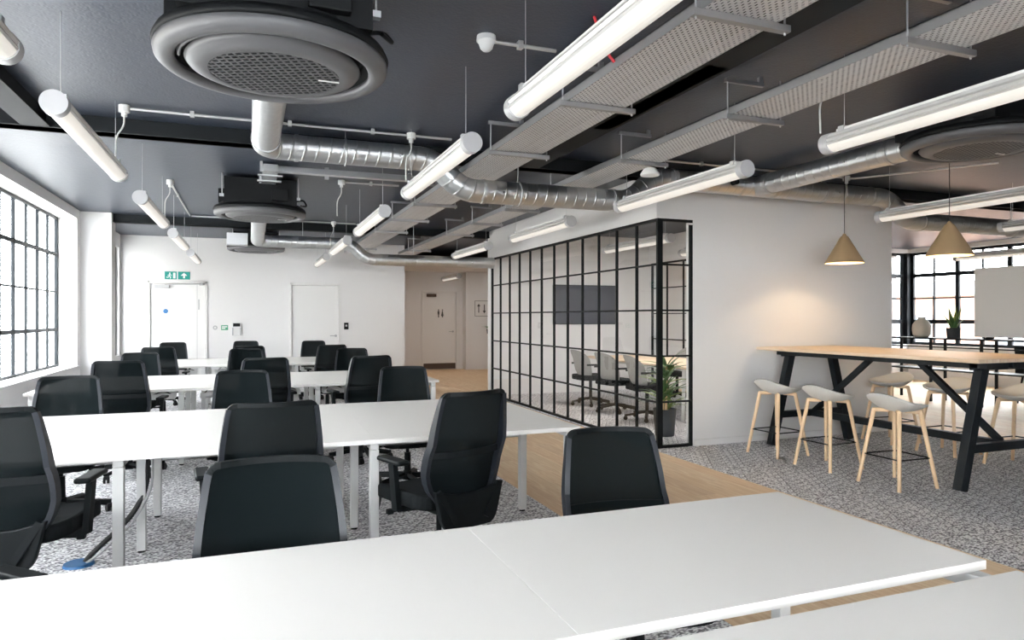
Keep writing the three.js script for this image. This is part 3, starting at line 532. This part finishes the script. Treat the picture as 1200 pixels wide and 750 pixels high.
function makeChair() {
  const o = new THREE.Group(); o.name = 'office_chair'; const add = (n, g, m, p = o) => { const x = shadow(new THREE.Mesh(merge(g), m)); x.name = n; p.add(x); return x; };
  // five-star base
  const casterG = merge([new THREE.CylinderGeometry(0.028, 0.028, 0.018, 14).rotateZ(Math.PI / 2).translate(-0.014, 0.028, 0), new THREE.CylinderGeometry(0.028, 0.028, 0.018, 14).rotateZ(Math.PI / 2).translate(0.014, 0.028, 0), rbox(-0.02, 0.02, 0.03, 0.062, -0.025, 0.025, 0.006, 1)]);
  for (let k = 0; k < 5; k++) {
    const a = k / 5 * Math.PI * 2 + 0.3, c = V(Math.sin(a), 0, Math.cos(a));
    const l = add('leg', [bar(V(c.x * 0.03, 0.095, c.z * 0.03), V(c.x * 0.31, 0.068, c.z * 0.31), 0.04, 0.026, 0)], M.chairBlack);
    const w = add('caster', casterG, M.caster, l); w.position.set(c.x * 0.30, 0, c.z * 0.30); w.rotation.y = a * 2.3;
  }
  add('base_hub', new THREE.CylinderGeometry(0.034, 0.046, 0.07, 20).translate(0, 0.095, 0), M.chairBlack);
  const up = [];
  const U = (...a) => { const m = add(...a); m.userData.lift = 1; up.push(m); return m; };
  add('gas_column', [new THREE.CylinderGeometry(0.026, 0.028, 0.16, 18).translate(0, 0.20, 0), new THREE.CylinderGeometry(0.014, 0.014, 0.16, 14).translate(0, 0.32, 0)], M.chairBlack);
  const mech = U('tilt_mechanism', [rbox(-0.09, 0.09, 0.365, 0.425, -0.16, 0.13, 0.012), rbox(-0.14, 0.14, 0.405, 0.43, -0.13, 0.15, 0.01)], M.chairBlack);
  add('lever', [rod(V(0.08, 0.385, 0.05), V(0.25, 0.38, 0.06), 0.008), rbox(0.24, 0.275, 0.367, 0.393, 0.045, 0.075, 0.006, 1)], M.chairBlack, mech); add('lever', [rod(V(-0.08, 0.385, 0.02), V(-0.22, 0.38, 0.02), 0.008), rbox(-0.245, -0.21, 0.367, 0.393, 0.005, 0.035, 0.006, 1)], M.chairBlack, mech);
  const seat = cushion(0.47, 0.44, 0.075, 0.09); { const p = seat.attributes.position; for (let i = 0; i < p.count; i++) { const x = p.getX(i), z = p.getZ(i); p.setY(i, p.getY(i) + 0.02 * (x / 0.25) ** 2 - 0.03 * Math.max(0, (z - 0.1) / 0.14) ** 2); } seat.computeVertexNormals(); }
  const seatMesh = U('seat', seat.translate(0, 0.485, 0.03), M.chairSeat);
  // back frame: side spars, top rail, lower shell, Y bracket
  const side = (s) => { const p = []; for (let i = 0; i <= 14; i++) p.push(backSurface(s, i / 14 * 0.965)); return s > 0 ? p : p.reverse(); };
  const spars = [1, -1].map((s) => sweepSection(side(s), 0.011, 0.011, 0.006, (t) => 0.012 + 0.034 * Math.sin(Math.PI * Math.min(1, Math.max(0, 0.15 + 0.8 * (s > 0 ? t : 1 - t))))));
  for (const g of spars) U('back_spar', g, M.chairSpar);
  const topPts = []; for (const v of [0.955, 0.97, 0.985, 0.996]) topPts.push(backSurface(1, v)); for (let i = 0; i <= 12; i++) topPts.push(backSurface(0.98 - 1.96 * i / 12, 1)); for (const v of [0.996, 0.985, 0.97, 0.955]) topPts.push(backSurface(-1, v));
  U('top_rail', sweepSection(topPts, 0.007, 0.012, 0.008, 0.014), M.chairBlack);
  const bp = []; for (let i = 0; i <= 10; i++) bp.push(backSurface(-1 + 2 * i / 10, 0)); U('bottom_rail', sweepSection(bp, 0.012, 0.012, 0.01, 0.02), M.chairBlack);
  U('back_mesh', backPanel(), M.chairMesh);
  // lumbar pad
  const lum = []; for (let i = 0; i <= 10; i++) lum.push(backSurface(-0.95 + 1.9 * i / 10, 0.44).add(V(0, 0, -0.012))); U('lumbar_support', sweepSection(lum, 0.012, 0.02, 0.004, 0.008), M.chairBlack);
  // lower shell panel and Y bracket
  const sh = new THREE.Shape(); sh.moveTo(-0.12, 0.335); sh.lineTo(0.12, 0.335); sh.quadraticCurveTo(0.15, 0.345, 0.165, 0.39); sh.lineTo(0.20, 0.525); sh.lineTo(0.10, 0.50); sh.quadraticCurveTo(0, 0.49, -0.10, 0.50); sh.lineTo(-0.20, 0.525); sh.lineTo(-0.165, 0.39); sh.quadraticCurveTo(-0.15, 0.345, -0.12, 0.335);
  U('lower_shell', new THREE.ExtrudeGeometry(sh, { depth: 0.02, bevelEnabled: true, bevelSize: 0.006, bevelThickness: 0.006, bevelSegments: 2 }).translate(0, 0, -0.275), M.chairBlack);
  for (const s of [-1, 1]) U('back_bracket', [bar(V(s * 0.07, 0.39, -0.12), V(s * 0.10, 0.40, -0.275), 0.04, 0.03), bar(V(s * 0.09, 0.37, -0.285), V(s * 0.185, 0.53, -0.27), 0.03, 0.02)], M.chairBlack);
  for (const s of [1, -1]) {
    const arm = U('armrest', [bar(V(s * 0.13, 0.40, 0.0), V(s * 0.265, 0.415, -0.01), 0.03, 0.05), bar(V(s * 0.265, 0.405, -0.02), V(s * 0.275, 0.635, 0.0), 0.026, 0.05)], M.chairBlack);
    add('arm_pad', rbox(s * 0.275 - 0.034, s * 0.275 + 0.034, 0.640, 0.664, -0.11, 0.11, 0.011, 3), M.chairBlack, arm);
  }
  return o;
}
const chairProto = makeChair();
function chair(x, z, turn, top, label) {
  const o = chairProto.clone(); o.name = numbered('office_chair'); scene.add(o); o.position.set(x, 0, z); o.rotation.y = turn; tag(o, label, 'chair', 'black mesh office chairs at the bench desks');
  for (const c of o.children) if (c.userData.lift) { c.position.y = top - 1.0; delete c.userData.lift; }
  return o;
}
const cols = ['window-side', 'middle', 'walkway-side'];
const T0 = Math.PI;   // facing the door wall
const chairs = [
  // row, side ('face': faces the doors, 'turn': back to the doors), column, x, z of column, turn, top height
  [0, 't', 0, -0.88, -2.40, 0.8, 0.93], [0, 't', 1, 0.06, -1.99, -0.03, 0.945], [0, 't', 2, 1.40, -2.30, -0.16, 0.915],
  [1, 'f', 0, -0.93, -3.58, T0 - 0.16, 1.04], [1, 'f', 1, 0.07, -3.53, T0 + 0.10, 1.02], [1, 'f', 2, 0.93, -3.50, T0 + 0.33, 1.035],
  [1, 't', 0, -1.24, -5.66, 0.05, 0.955], [1, 't', 1, -0.05, -5.64, 0.0, 0.965], [1, 't', 2, 1.23, -5.64, -0.10, 0.965],
  [2, 'f', 0, -1.0, -6.90, T0 - 0.10, 1.03], [2, 'f', 1, 0.11, -6.90, T0 + 0.1, 1.03], [2, 'f', 2, 1.03, -6.90, T0 + 0.2, 1.03],
  [2, 't', 0, -1.22, -9.0, 0.0, 0.97], [2, 't', 1, -0.02, -9.0, 0.05, 1.0], [2, 't', 2, 1.25, -9.0, -0.1, 0.985],
  [3, 'f', 0, -1.07, -10.26, T0 - 0.1, 1.01], [3, 'f', 1, 0.0, -10.26, T0, 1.01], [3, 'f', 2, 1.06, -10.26, T0 + 0.12, 1.01],
  [3, 't', 0, -1.18, -12.36, 0.0, 0.98], [3, 't', 1, -0.05, -12.36, 0.0, 0.99], [3, 't', 2, 1.07, -12.36, 0.0, 0.98],
];
for (const [r, s, c, x, z, t, h] of chairs) chair(x, z, t, h, `black mesh office chair, ${cols[c]} seat ${s === 'f' ? 'facing' : 'with back to'} the doors, ${rowName[r]} desk row from doors`);

// ================================================================ BAR TABLE, STOOLS, PENDANTS
{
  const o = thing('bar_table', 'long oak bar-height table on black trestle frame against the white wall', 'table', [5.9, 0, 0]);
  const z0 = -3.70, z1 = -6.22, H = 1.07;
  const g = planarUV(rbox(-0.58, 0.58, H - 0.032, H, z1, z0, 0.006)); { const u = g.attributes.uv; for (let i = 0; i < u.count; i++) u.setXY(i, u.getX(i) * 1, u.getY(i) * 0.6); }
  obj('tabletop', g, M.oak, o);
  obj('apron', [rbox(-0.40, -0.34, H - 0.085, H - 0.032, z1 + 0.12, z0 - 0.06, 0.004), rbox(0.34, 0.40, H - 0.085, H - 0.032, z1 + 0.12, z0 - 0.06, 0.004)], M.steelBlue, o);
  for (const z of [-6.0, -3.87]) {
    for (const s of [-1, 1]) obj('leg', between(new RoundedBoxGeometry(0.085, V(s * 0.555, 0, z).distanceTo(V(s * 0.29, H - 0.04, z)), 0.075, 2, 0.005), V(s * 0.555, 0.006, z), V(s * 0.29, H - 0.04, z)), M.steelBlue, o);
    obj('top_rail', rbox(-0.40, 0.40, H - 0.10, H - 0.032, z - 0.035, z + 0.035, 0.004), M.steelBlue, o);
    obj('foot_rail', rbox(-0.475, 0.475, 0.30, 0.37, z - 0.03, z + 0.03, 0.004), M.steelBlue, o);
    const s = z < -5 ? 1 : -1;
    obj('diagonal_brace', bar(V(0, 0.36, z + s * 0.05), V(0, H - 0.045, z + s * 0.85), 0.045, 0.05), M.steelBlue, o);
  }
  obj('stretcher', rbox(-0.03, 0.03, 0.30, 0.37, -5.97, -3.90, 0.004), M.steelBlue, o);
  obj('centre_rail', rbox(-0.03, 0.03, H - 0.085, H - 0.032, z1 + 0.15, z0 - 0.1, 0.004), M.steelBlue, o);
}
function stoolShell() {        // low shell: oval pan with a raised rear lip; rear towards -z
  const nr = 10, na = 48, pos = [], idx = [], uv = [];
  const f = (r, a, under) => {
    const sx = Math.sin(a), cz = Math.cos(a), ex = Math.sign(sx) * Math.abs(sx) ** 0.82, ez = Math.sign(cz) * Math.abs(cz) ** 0.82;
    const x = 0.225 * r * ex, z = 0.20 * r * ez;
    let y = 0.665 + 0.028 * r ** 3;
    y += 0.085 * Math.max(0, -z / 0.20) ** 2.2;              // rear lip
    y -= 0.02 * Math.max(0, z / 0.20) ** 2 * r;              // front edge falls
    y += 0.03 * Math.max(0, Math.abs(x) / 0.225 - 0.6) * (z < 0.02 ? 1 : 0.3);
    return V(x * (under ? 0.985 : 1), y - (under ? 0.016 + 0.036 * (1 - r * r) : 0), z * (under ? 0.985 : 1));
  };
  for (const under of [false, true]) for (let i = 0; i <= nr; i++) for (let k = 0; k < na; k++) { const p = f(i / nr, k / na * 2 * Math.PI, under); pos.push(p.x, p.y, p.z); uv.push(p.x, p.z); }
  const off = (nr + 1) * na;
  for (let i = 0; i < nr; i++) for (let k = 0; k < na; k++) { const a = i * na + k, b = i * na + (k + 1) % na, c = a + na, d = b + na; idx.push(a, c, b, b, c, d, off + a, off + b, off + c, off + b, off + d, off + c); }
  for (let k = 0; k < na; k++) { const a = nr * na + k, b = nr * na + (k + 1) % na; idx.push(a, off + a, b, b, off + a, off + b); }
  const g = new THREE.BufferGeometry(); g.setAttribute('position', new THREE.Float32BufferAttribute(pos, 3)); g.setAttribute('uv', new THREE.Float32BufferAttribute(uv, 2)); g.setIndex(idx); g.computeVertexNormals(); return g;
}
function makeStool(label) {
  const o = thing('bar_stool', label, 'stool', [0, 0, 0], 0, 'bar stools around the oak bar table');
  obj('seat', stoolShell(), M.shell, o);
  for (const [sx, sz] of [[-1, -1], [1, -1], [-1, 1], [1, 1]]) {
    obj('leg', [rod(V(sx * 0.205, 0, sz * 0.205), V(sx * 0.125, 0.62, sz * 0.115), 0.015, 0.0185, 12), rod(V(sx * 0.125, 0.62, sz * 0.115), V(sx * 0.04, 0.622, sz * 0.04), 0.0185, 0.015, 12), new THREE.SphereGeometry(0.0187, 12, 8).translate(sx * 0.125, 0.62, sz * 0.115)], M.oakPale, o);
  }
  const q = 0.174; obj('footrest', pipe([V(-q, 0.245, -q), V(q, 0.245, -q), V(q, 0.245, q), V(-q, 0.245, q), V(-q, 0.245, -q)], 0.006, 0.02, 8), M.steel, o);
  return o;
}
const stoolLabel = (s, n) => `white shell bar stool on oak legs, ${n} from the wall, ${s} side of bar table`;
const st0 = makeStool(stoolLabel('walkway', 'first')); st0.position.set(5.06, 0, -5.60); st0.rotation.y = Math.PI / 2 + 0.06;
dup(st0, [5.07, 0, -4.95], Math.PI / 2 - 0.05, stoolLabel('walkway', 'second'));
dup(st0, [5.06, 0, -4.21], Math.PI / 2 + 0.03, stoolLabel('walkway', 'third'));
dup(st0, [6.78, 0, -5.72], -Math.PI / 2 + 0.05, stoolLabel('lounge', 'first'));
dup(st0, [6.76, 0, -5.02], -Math.PI / 2 - 0.05, stoolLabel('lounge', 'second'));
dup(st0, [6.78, 0, -4.32], -Math.PI / 2, stoolLabel('lounge', 'third'));
function pendant(x, z, y, label) {
  const o = thing('pendant_lamp', label, 'pendant lamp', [x, y, z], 0, 'cone pendant lamps');
  obj('shade', lathe([[0.19, 0.0], [0.192, 0.006], [0.042, 0.275], [0.034, 0.285]], 48), M.cone, o);
  obj('shade_lining', lathe([[0.188, 0.0], [0.184, 0.006], [0.03, 0.268], [0.0, 0.27]], 48), M.coneIn, o);
  obj('ceiling_cord', rod(V(0, 0.285, 0), V(0, CEIL - y, 0), 0.0035, 0.0035, 6), M.cable, o);
  obj('cord_grip', new THREE.CylinderGeometry(0.012, 0.03, 0.035, 16).translate(0, 0.295, 0), M.cone, o);
  obj('bulb', new THREE.SphereGeometry(0.035, 18, 12).translate(0, 0.10, 0), M.bulb, o);
  const l = new THREE.PointLight(new THREE.Color(1, 0.80, 0.55), PENDANT, 0, 2); l.position.set(0, 0.10, 0); l.castShadow = true; l.name = 'pendant_glow'; o.add(l);
}
pendant(5.9, -5.54, 1.975, 'tan cone pendant lamp hanging close to the white wall');
pendant(5.9, -4.37, 1.955, 'tan cone pendant lamp hanging over open end of the bar table');

// ================================================================ MEETING ROOM CONTENTS
{
  const o = thing('meeting_table', 'oak-topped meeting table with white legs behind the glass screen', 'table', [5.95, 0, -9.0]);
  obj('tabletop', planarUV(rbox(-0.62, 0.62, 0.715, 0.745, -1.5, 1.5, 0.006)), M.oak, o);
  for (const z of [-1.2, 1.2]) for (const s of [-1, 1]) obj('leg', rod(V(s * 0.5, 0, z), V(s * 0.45, 0.715, z * 0.97), 0.022, 0.03, 12), M.white, o);
  obj('underframe', rbox(-0.45, 0.45, 0.67, 0.715, -1.2, 1.2, 0.004), M.white, o);
}
function makeMeetingChair(label) {
  const o = thing('swivel_chair', label, 'chair', [0, 0, 0], 0, 'grey swivel chairs at the meeting table');
  const shell = (() => { const g = new THREE.SphereGeometry(1, 28, 16, 0, Math.PI * 2, 0, Math.PI); const p = g.attributes.position; for (let i = 0; i < p.count; i++) { const x = p.getX(i), y = p.getY(i), z = p.getZ(i); p.setXYZ(i, Math.sign(x) * Math.abs(x) ** 0.6 * 0.24, 0.66 + Math.sign(y) * Math.abs(y) ** 0.6 * 0.23, -0.21 - 0.10 * y + z * 0.035 + 0.09 * x * x); } g.computeVertexNormals(); return g; })();
  obj('backrest', shell, M.shellGrey, o);
  obj('seat', cushion(0.48, 0.46, 0.08, 0.1).translate(0, 0.49, 0), M.chairSeat, o);
  obj('column', rod(V(0, 0.09, 0), V(0, 0.42, 0), 0.025, 0.025, 14), M.chairBlack, o);
  for (let k = 0; k < 5; k++) { const a = k / 5 * Math.PI * 2 + 0.5, c = V(Math.sin(a), 0, Math.cos(a)); obj('leg', [bar(V(c.x * 0.02, 0.11, c.z * 0.02), V(c.x * 0.31, 0.065, c.z * 0.31), 0.04, 0.03), new THREE.SphereGeometry(0.03, 12, 8).translate(c.x * 0.3, 0.03, c.z * 0.3)], M.chairBlack, o); }
  for (const s of [-1, 1]) obj('armrest', pipe([V(s * 0.2, 0.44, 0.1), V(s * 0.28, 0.45, 0.08), V(s * 0.28, 0.66, 0.06), V(s * 0.27, 0.66, -0.2)], 0.014, 0.05, 10), M.chairBlack, o);
  return o;
}
const mcl = (side, n) => `grey-backed swivel chair, ${n} from the white wall on ${side} side of meeting table`;
const mc0 = makeMeetingChair(mcl('walkway', 'first')); mc0.position.set(5.08, 0, -8.1); mc0.rotation.y = Math.PI / 2 - 0.15;
dup(mc0, [5.08, 0, -8.95], Math.PI / 2 + 0.1, mcl('walkway', 'second'));
dup(mc0, [5.1, 0, -9.8], Math.PI / 2, mcl('walkway', 'third'));
dup(mc0, [6.8, 0, -8.2], -Math.PI / 2, mcl('lounge', 'first'));
dup(mc0, [6.8, 0, -9.05], -Math.PI / 2 + 0.1, mcl('lounge', 'second'));
dup(mc0, [6.8, 0, -9.9], -Math.PI / 2, mcl('lounge', 'third'));
{
  const o = thing('television', 'wide dark television on the end wall of the meeting room', 'television', [5.92, 1.64, PZ2 + 0.004]);
  obj('screen', rbox(-0.635, 0.635, -0.355, 0.355, 0.045, 0.05, 0.002), M.tv, o);
  obj('bezel', rbox(-0.65, 0.65, -0.37, 0.37, 0.0, 0.046, 0.005), M.steel, o);
}
function leafGeo(len, w, bend, seg = 6) {        // blade from origin along +y bending to +z
  const pos = [], idx = [];
  for (let i = 0; i <= seg; i++) { const t = i / seg, y = len * Math.cos(bend * t * 0.6) * t, z = len * Math.sin(bend * t) * t * 0.8, hw = w * Math.sin(Math.PI * (0.12 + 0.88 * t) ** 0.8) * 0.5 + 0.001; pos.push(-hw, y, z + 0.01 * hw / w, 0, y, z - 0.006, hw, y, z + 0.01 * hw / w); if (i) { const q = (i - 1) * 3; idx.push(q, q + 1, q + 3, q + 1, q + 4, q + 3, q + 1, q + 2, q + 4, q + 2, q + 5, q + 4); } }
  const g = new THREE.BufferGeometry(); g.setAttribute('position', new THREE.Float32BufferAttribute(pos, 3)); g.setAttribute('uv', new THREE.Float32BufferAttribute(new Float32Array(pos.length / 3 * 2), 2)); g.setIndex(idx); g.computeVertexNormals(); return g;
}
{
  const o = thing('potted_plant', 'tall leafy plant in charcoal pot behind the corner glass panel', 'potted plant', [4.6, 0, -6.95]);
  const pot = obj('pot', lathe([[0.0, 0.0], [0.105, 0.0], [0.112, 0.01], [0.135, 0.31], [0.138, 0.32], [0.126, 0.32], [0.122, 0.27]], 36), M.pot, o);
  obj('soil', new THREE.CylinderGeometry(0.124, 0.12, 0.02, 28).translate(0, 0.27, 0), M.soil, pot);
  const lg = [leafGeo(0.30, 0.05, 0.9), leafGeo(0.24, 0.045, 1.2), leafGeo(0.33, 0.05, 0.6)];
  for (const [x, z, h] of [[0.02, 0.0, 0.82], [-0.045, 0.03, 0.6], [0.04, -0.04, 0.5]]) {
    obj('stem', rod(V(x, 0.27, z), V(x * 1.3, h, z * 1.3), 0.016, 0.012, 10), M.oakPale, o);
    for (let k = 0; k < 22; k++) { const l = obj('leaf', lg[k % 3], k % 4 ? M.leaf : M.leafPale, o); l.position.set(x * 1.3, h - rr(0, 0.22), z * 1.3); l.rotation.set(rr(0.15, 1.0), 0, 0); l.rotation.order = 'YXZ'; l.rotation.y = k * 2.4 + rr(-0.3, 0.3); }
  }
}

// ================================================================ LOUNGE
{
  const o = thing('console_table', 'tall black steel console with open shelf in the lounge', 'console', [10.8, 0, -7.7]);
  const z0 = 2.1, z1 = -1.35, H = 1.06;
  obj('top', rbox(-0.19, 0.19, H - 0.025, H, z1, z0, 0.004), M.steel, o);
  obj('lower_shelf', rbox(-0.18, 0.18, 0.52, 0.545, z1 + 0.03, z0 - 0.03, 0.004), M.steel, o);
  for (const z of [z1 + 0.02, -0.5, 0.35, 1.2, z0 - 0.02]) for (const x of [-0.17, 0.17]) obj('post', rbox(x - 0.018, x + 0.018, 0, H - 0.025, z - 0.018, z + 0.018, 0.003, 1), M.steel, o);
  obj('gallery_rail', [rbox(-0.185, -0.165, 0.90, 0.92, z1, z0, 0.003, 1)], M.steel, o);
}
{
  const o = thing('ceramic_vase', 'beige rounded ceramic vase on the black console', 'vase', [10.8, 1.06, -8.5]);
  obj('body', lathe([[0, 0], [0.10, 0], [0.135, 0.05], [0.148, 0.14], [0.14, 0.22], [0.09, 0.29], [0.055, 0.31], [0.06, 0.345], [0.05, 0.345], [0.045, 0.30]], 36), M.vase, o);
}
{
  const o = thing('snake_plant', 'upright snake plant in small charcoal pot on the console', 'potted plant', [10.8, 1.06, -7.93]);
  obj('pot', lathe([[0, 0], [0.09, 0], [0.095, 0.01], [0.105, 0.17], [0.098, 0.17], [0.092, 0.14], [0, 0.14]], 32), M.pot, o);
  const lg = [leafGeo(0.40, 0.065, 0.25, 8), leafGeo(0.32, 0.06, 0.5, 8), leafGeo(0.26, 0.06, 0.7, 8)];
  for (let k = 0; k < 11; k++) { const l = obj('leaf', lg[k % 3], k % 3 ? M.leaf : M.leafPale, o); const a = k * 2.4; l.position.set(Math.sin(a) * 0.03, 0.13, Math.cos(a) * 0.03); l.rotation.order = 'YXZ'; l.rotation.y = a; l.rotation.x = 0.08 + 0.05 * (k % 3); }
}
{
  const o = thing('white_board', 'plain white upright board standing on the console', 'board', [10.8, 1.06, -6.55]);
  obj('panel', rbox(-0.02, 0.02, 0.03, 1.12, -1.02, 0.85, 0.004), M.white, o);
  for (const z of [-0.8, 0.6]) obj('foot', rbox(-0.1, 0.1, 0, 0.03, z - 0.02, z + 0.02, 0.003, 1), M.steel, o);
}
{
  const o = thing('lounge_chair', 'black tub chair behind the console in the lounge', 'chair', [11.9, 0, -7.3], -Math.PI / 2);
  obj('shell', (() => { const g = new THREE.CylinderGeometry(0.33, 0.27, 0.42, 28, 1, true, Math.PI * 0.6, Math.PI * 1.8); return g.translate(0, 0.72, 0); })(), Object.assign(M.chairSeat.clone(), { side: THREE.DoubleSide }), o);
  obj('seat', cushion(0.5, 0.5, 0.12, 0.15).translate(0, 0.56, 0), M.chairSeat, o);
  for (const [a, b] of [[-1, -1], [1, -1], [-1, 1], [1, 1]]) obj('leg', rod(V(a * 0.2, 0, b * 0.2), V(a * 0.15, 0.45, b * 0.15), 0.012, 0.016), M.steel, o);
}

// ================================================================ WALL SIGNS AND SMALL FITTINGS
function canvasTex(w, h, draw) { const c = document.createElement('canvas'); c.width = w; c.height = h; draw(c.getContext('2d'), w, h); const t = new THREE.CanvasTexture(c); t.colorSpace = THREE.SRGBColorSpace; return t; }
function signPlate(name, label, x, y, z, w, h, draw, m0) {
  const o = thing(name, label, 'sign', [x, y, z]);
  obj('plate', rbox(-w / 2, w / 2, -h / 2, h / 2, 0, 0.008, 0.002, 1), m0, o);
  obj('print', new THREE.PlaneGeometry(w * 0.97, h * 0.95).translate(0, 0, 0.0086), new THREE.MeshStandardMaterial({ map: canvasTex(Math.round(512 * Math.min(1, w / h)), Math.round(512 * Math.min(1, h / w)), draw), roughness: 0.5 }), o);
  return o;
}
const GREEN = '#149488';
signPlate('exit_sign', 'teal exit sign with running figure above the exit door', -1.40, 2.205, ZF, 0.21, 0.15, (c, w, h) => {
  c.fillStyle = GREEN; c.fillRect(0, 0, w, h); c.strokeStyle = '#fff'; c.fillStyle = '#fff'; c.lineWidth = w * 0.055; c.lineCap = 'round';
  c.beginPath(); c.arc(w * 0.42, h * 0.22, h * 0.09, 0, 7); c.fill();
  c.beginPath(); c.moveTo(w * 0.42, h * 0.36); c.lineTo(w * 0.38, h * 0.6); c.lineTo(w * 0.5, h * 0.72); c.lineTo(w * 0.46, h * 0.9); c.moveTo(w * 0.38, h * 0.6); c.lineTo(w * 0.28, h * 0.76); c.lineTo(w * 0.14, h * 0.76); c.moveTo(w * 0.42, h * 0.38); c.lineTo(w * 0.56, h * 0.5); c.moveTo(w * 0.42, h * 0.38); c.lineTo(w * 0.25, h * 0.5); c.stroke();
  c.fillRect(w * 0.70, h * 0.14, w * 0.2, h * 0.76);
}, M.teal);
signPlate('exit_sign', 'teal exit sign with white arrow beside the running figure sign', -1.17, 2.205, ZF, 0.21, 0.15, (c, w, h) => {
  c.fillStyle = GREEN; c.fillRect(0, 0, w, h); c.fillStyle = '#fff'; c.fillRect(w * 0.42, h * 0.4, w * 0.16, h * 0.46); c.beginPath(); c.moveTo(w * 0.5, h * 0.1); c.lineTo(w * 0.78, h * 0.52); c.lineTo(w * 0.22, h * 0.52); c.fill();
}, M.teal);
signPlate('door_release_sign', 'small green and white notice on wall beside the exit door', -0.45, 1.20, ZF, 0.13, 0.10, (c, w, h) => {
  c.fillStyle = '#3f9a72'; c.fillRect(0, 0, w, h); c.fillStyle = '#eee'; c.fillRect(w * 0.12, h * 0.22, w * 0.76, h * 0.2); c.fillRect(w * 0.12, h * 0.55, w * 0.5, h * 0.2);
}, M.plasticW);
{
  const o = thing('door_button', 'small round grey exit button beside the green notice', 'button', [-0.62, 1.20, ZF]);
  obj('plate', rod(V(0, 0, 0), V(0, 0, 0.012), 0.042, 0.042, 20), M.plasticG, o); obj('push_cap', rod(V(0, 0, 0.012), V(0, 0, 0.02), 0.02, 0.02, 16), M.plasticW, o);
  const k = thing('entry_panel', 'white wall entry panel with black screen beside the green notice', 'intercom', [-0.23, 1.17, ZF]);
  obj('body', rbox(-0.09, 0.09, -0.13, 0.13, 0, 0.03, 0.008), M.plasticW, k); obj('display', rbox(-0.065, 0.065, 0.05, 0.115, 0.03, 0.033, 0.002), M.cassetteDark, k);
  obj('keypad', [rbox(-0.085, -0.06, -0.12, 0.03, 0.03, 0.034, 0.002), rbox(0.06, 0.085, -0.12, 0.03, 0.03, 0.034, 0.002)], M.plasticG, k);
  const r = thing('card_reader', 'black card reader on wall beside the plain white door', 'card reader', [1.89, 1.22, ZF]);
  obj('body', rbox(-0.045, 0.045, -0.07, 0.07, 0, 0.025, 0.006), M.cassetteDark, r); obj('reader_face', rbox(-0.02, 0.02, -0.01, 0.03, 0.025, 0.028, 0.002), M.plasticG, r);
  const p = thing('socket_plate', 'white socket plate low on wall under the entry panel', 'socket', [-0.29, 0.62, ZF]);
  obj('plate', rbox(-0.045, 0.045, -0.045, 0.045, 0, 0.01, 0.003), M.plasticG, p); obj('switch', rbox(-0.012, 0.012, 0.0, 0.025, 0.01, 0.015, 0.002), M.plasticW, p);
}
{
  const o = thing('lift_sign', 'framed sign with up and down arrows on the hallway wall', 'sign', [5.86, 1.64, -17.6]);
  obj('frame', [box(-0.19, 0.19, 0.2, 0.21, 0, 0.006), box(-0.19, 0.19, -0.21, -0.2, 0, 0.006), box(-0.19, -0.18, -0.2, 0.2, 0, 0.006), box(0.18, 0.19, -0.2, 0.2, 0, 0.006)], M.ink, o);
  const arrow = (x, s) => { const a = new THREE.Shape(); a.moveTo(x - 0.012, -0.11 * s); a.lineTo(x + 0.012, -0.11 * s); a.lineTo(x + 0.012, 0.06 * s); a.lineTo(x + 0.045, 0.06 * s); a.lineTo(x, 0.13 * s); a.lineTo(x - 0.045, 0.06 * s); a.lineTo(x - 0.012, 0.06 * s); return new THREE.ExtrudeGeometry(a, { depth: 0.005, bevelEnabled: false }); };
  obj('arrow', arrow(-0.08, 1), M.ink, o); obj('arrow', arrow(0.08, -1), M.ink, o);
}
{
  const o = thing('wall_planter', 'small dark planter with drooping leaves on the hallway wall', 'potted plant', [6.05, 1.02, -17.6]);
  obj('pot', lathe([[0, 0], [0.06, 0], [0.075, 0.13], [0.066, 0.13], [0.06, 0.11], [0, 0.11]], 20).translate(0, -0.06, 0.09), M.pot, o);
  obj('bracket', box(-0.02, 0.02, -0.03, 0.0, 0, 0.04), M.steel, o);
  const lg = leafGeo(0.22, 0.06, 1.3); for (let k = 0; k < 12; k++) { const l = obj('leaf', lg, M.leaf, o); l.position.set(0, 0.05, 0.1); l.rotation.order = 'YXZ'; l.rotation.y = k * 2.4; l.rotation.x = 0.3 + 0.06 * (k % 5); }
}

// ================================================================ OUTSIDE
struct('ground', box(-60, 80, -7.3, -7, -70, 60), M.asphalt);
struct('roof_terrace', [box(-12, -2.75, -1.3, -1.0, -30, 8), box(-12, -11.8, -1.0, -0.3, -30, 8)], M.paving);
function facade(label, x0, x1, z0, z1, y1, m, nz, ny, side) {      // side: the x face that carries windows
  const o = thing('building', label, 'building', [0, -7, 0]);
  obj('walls', box(x0, x1, 0, y1, z1, z0), m, o);
  obj('cornice', box(x0 - 0.3, x1 + 0.3, y1, y1 + 0.5, z1 - 0.3, z0 + 0.3), M.roofing, o);
  const L = z0 - z1, cw = L / nz, rh = y1 / ny, x = side > 0 ? x1 : x0;
  const wg = box(-0.03, 0.03, 0, rh * 0.52, -cw * 0.22, cw * 0.22), fg = merge([box(-0.09, 0.09, -0.1, 0, -cw * 0.27, cw * 0.27), box(-0.06, 0.06, rh * 0.25, rh * 0.27, -cw * 0.22, cw * 0.22), box(-0.06, 0.06, 0, rh * 0.52, -0.04, 0.04)]);
  for (let i = 0; i < nz; i++) for (let j = 0; j < ny; j++) { const w = obj('window', wg, M.stoneDark, o); w.position.set(x, rh * (j + 0.25), z1 + cw * (i + 0.5)); obj('window_frame', fg, M.white, w); }
  return o;
}
facade('pale stone building beyond the terrace outside the window wall', -26, -16, 4, -30, 14, M.stone, 9, 4, 1);
facade('orange brick building outside the lounge windows', 24, 32, 4, -30, 9.2, M.brick, 8, 3, -1);

renderer.render(scene, camera);
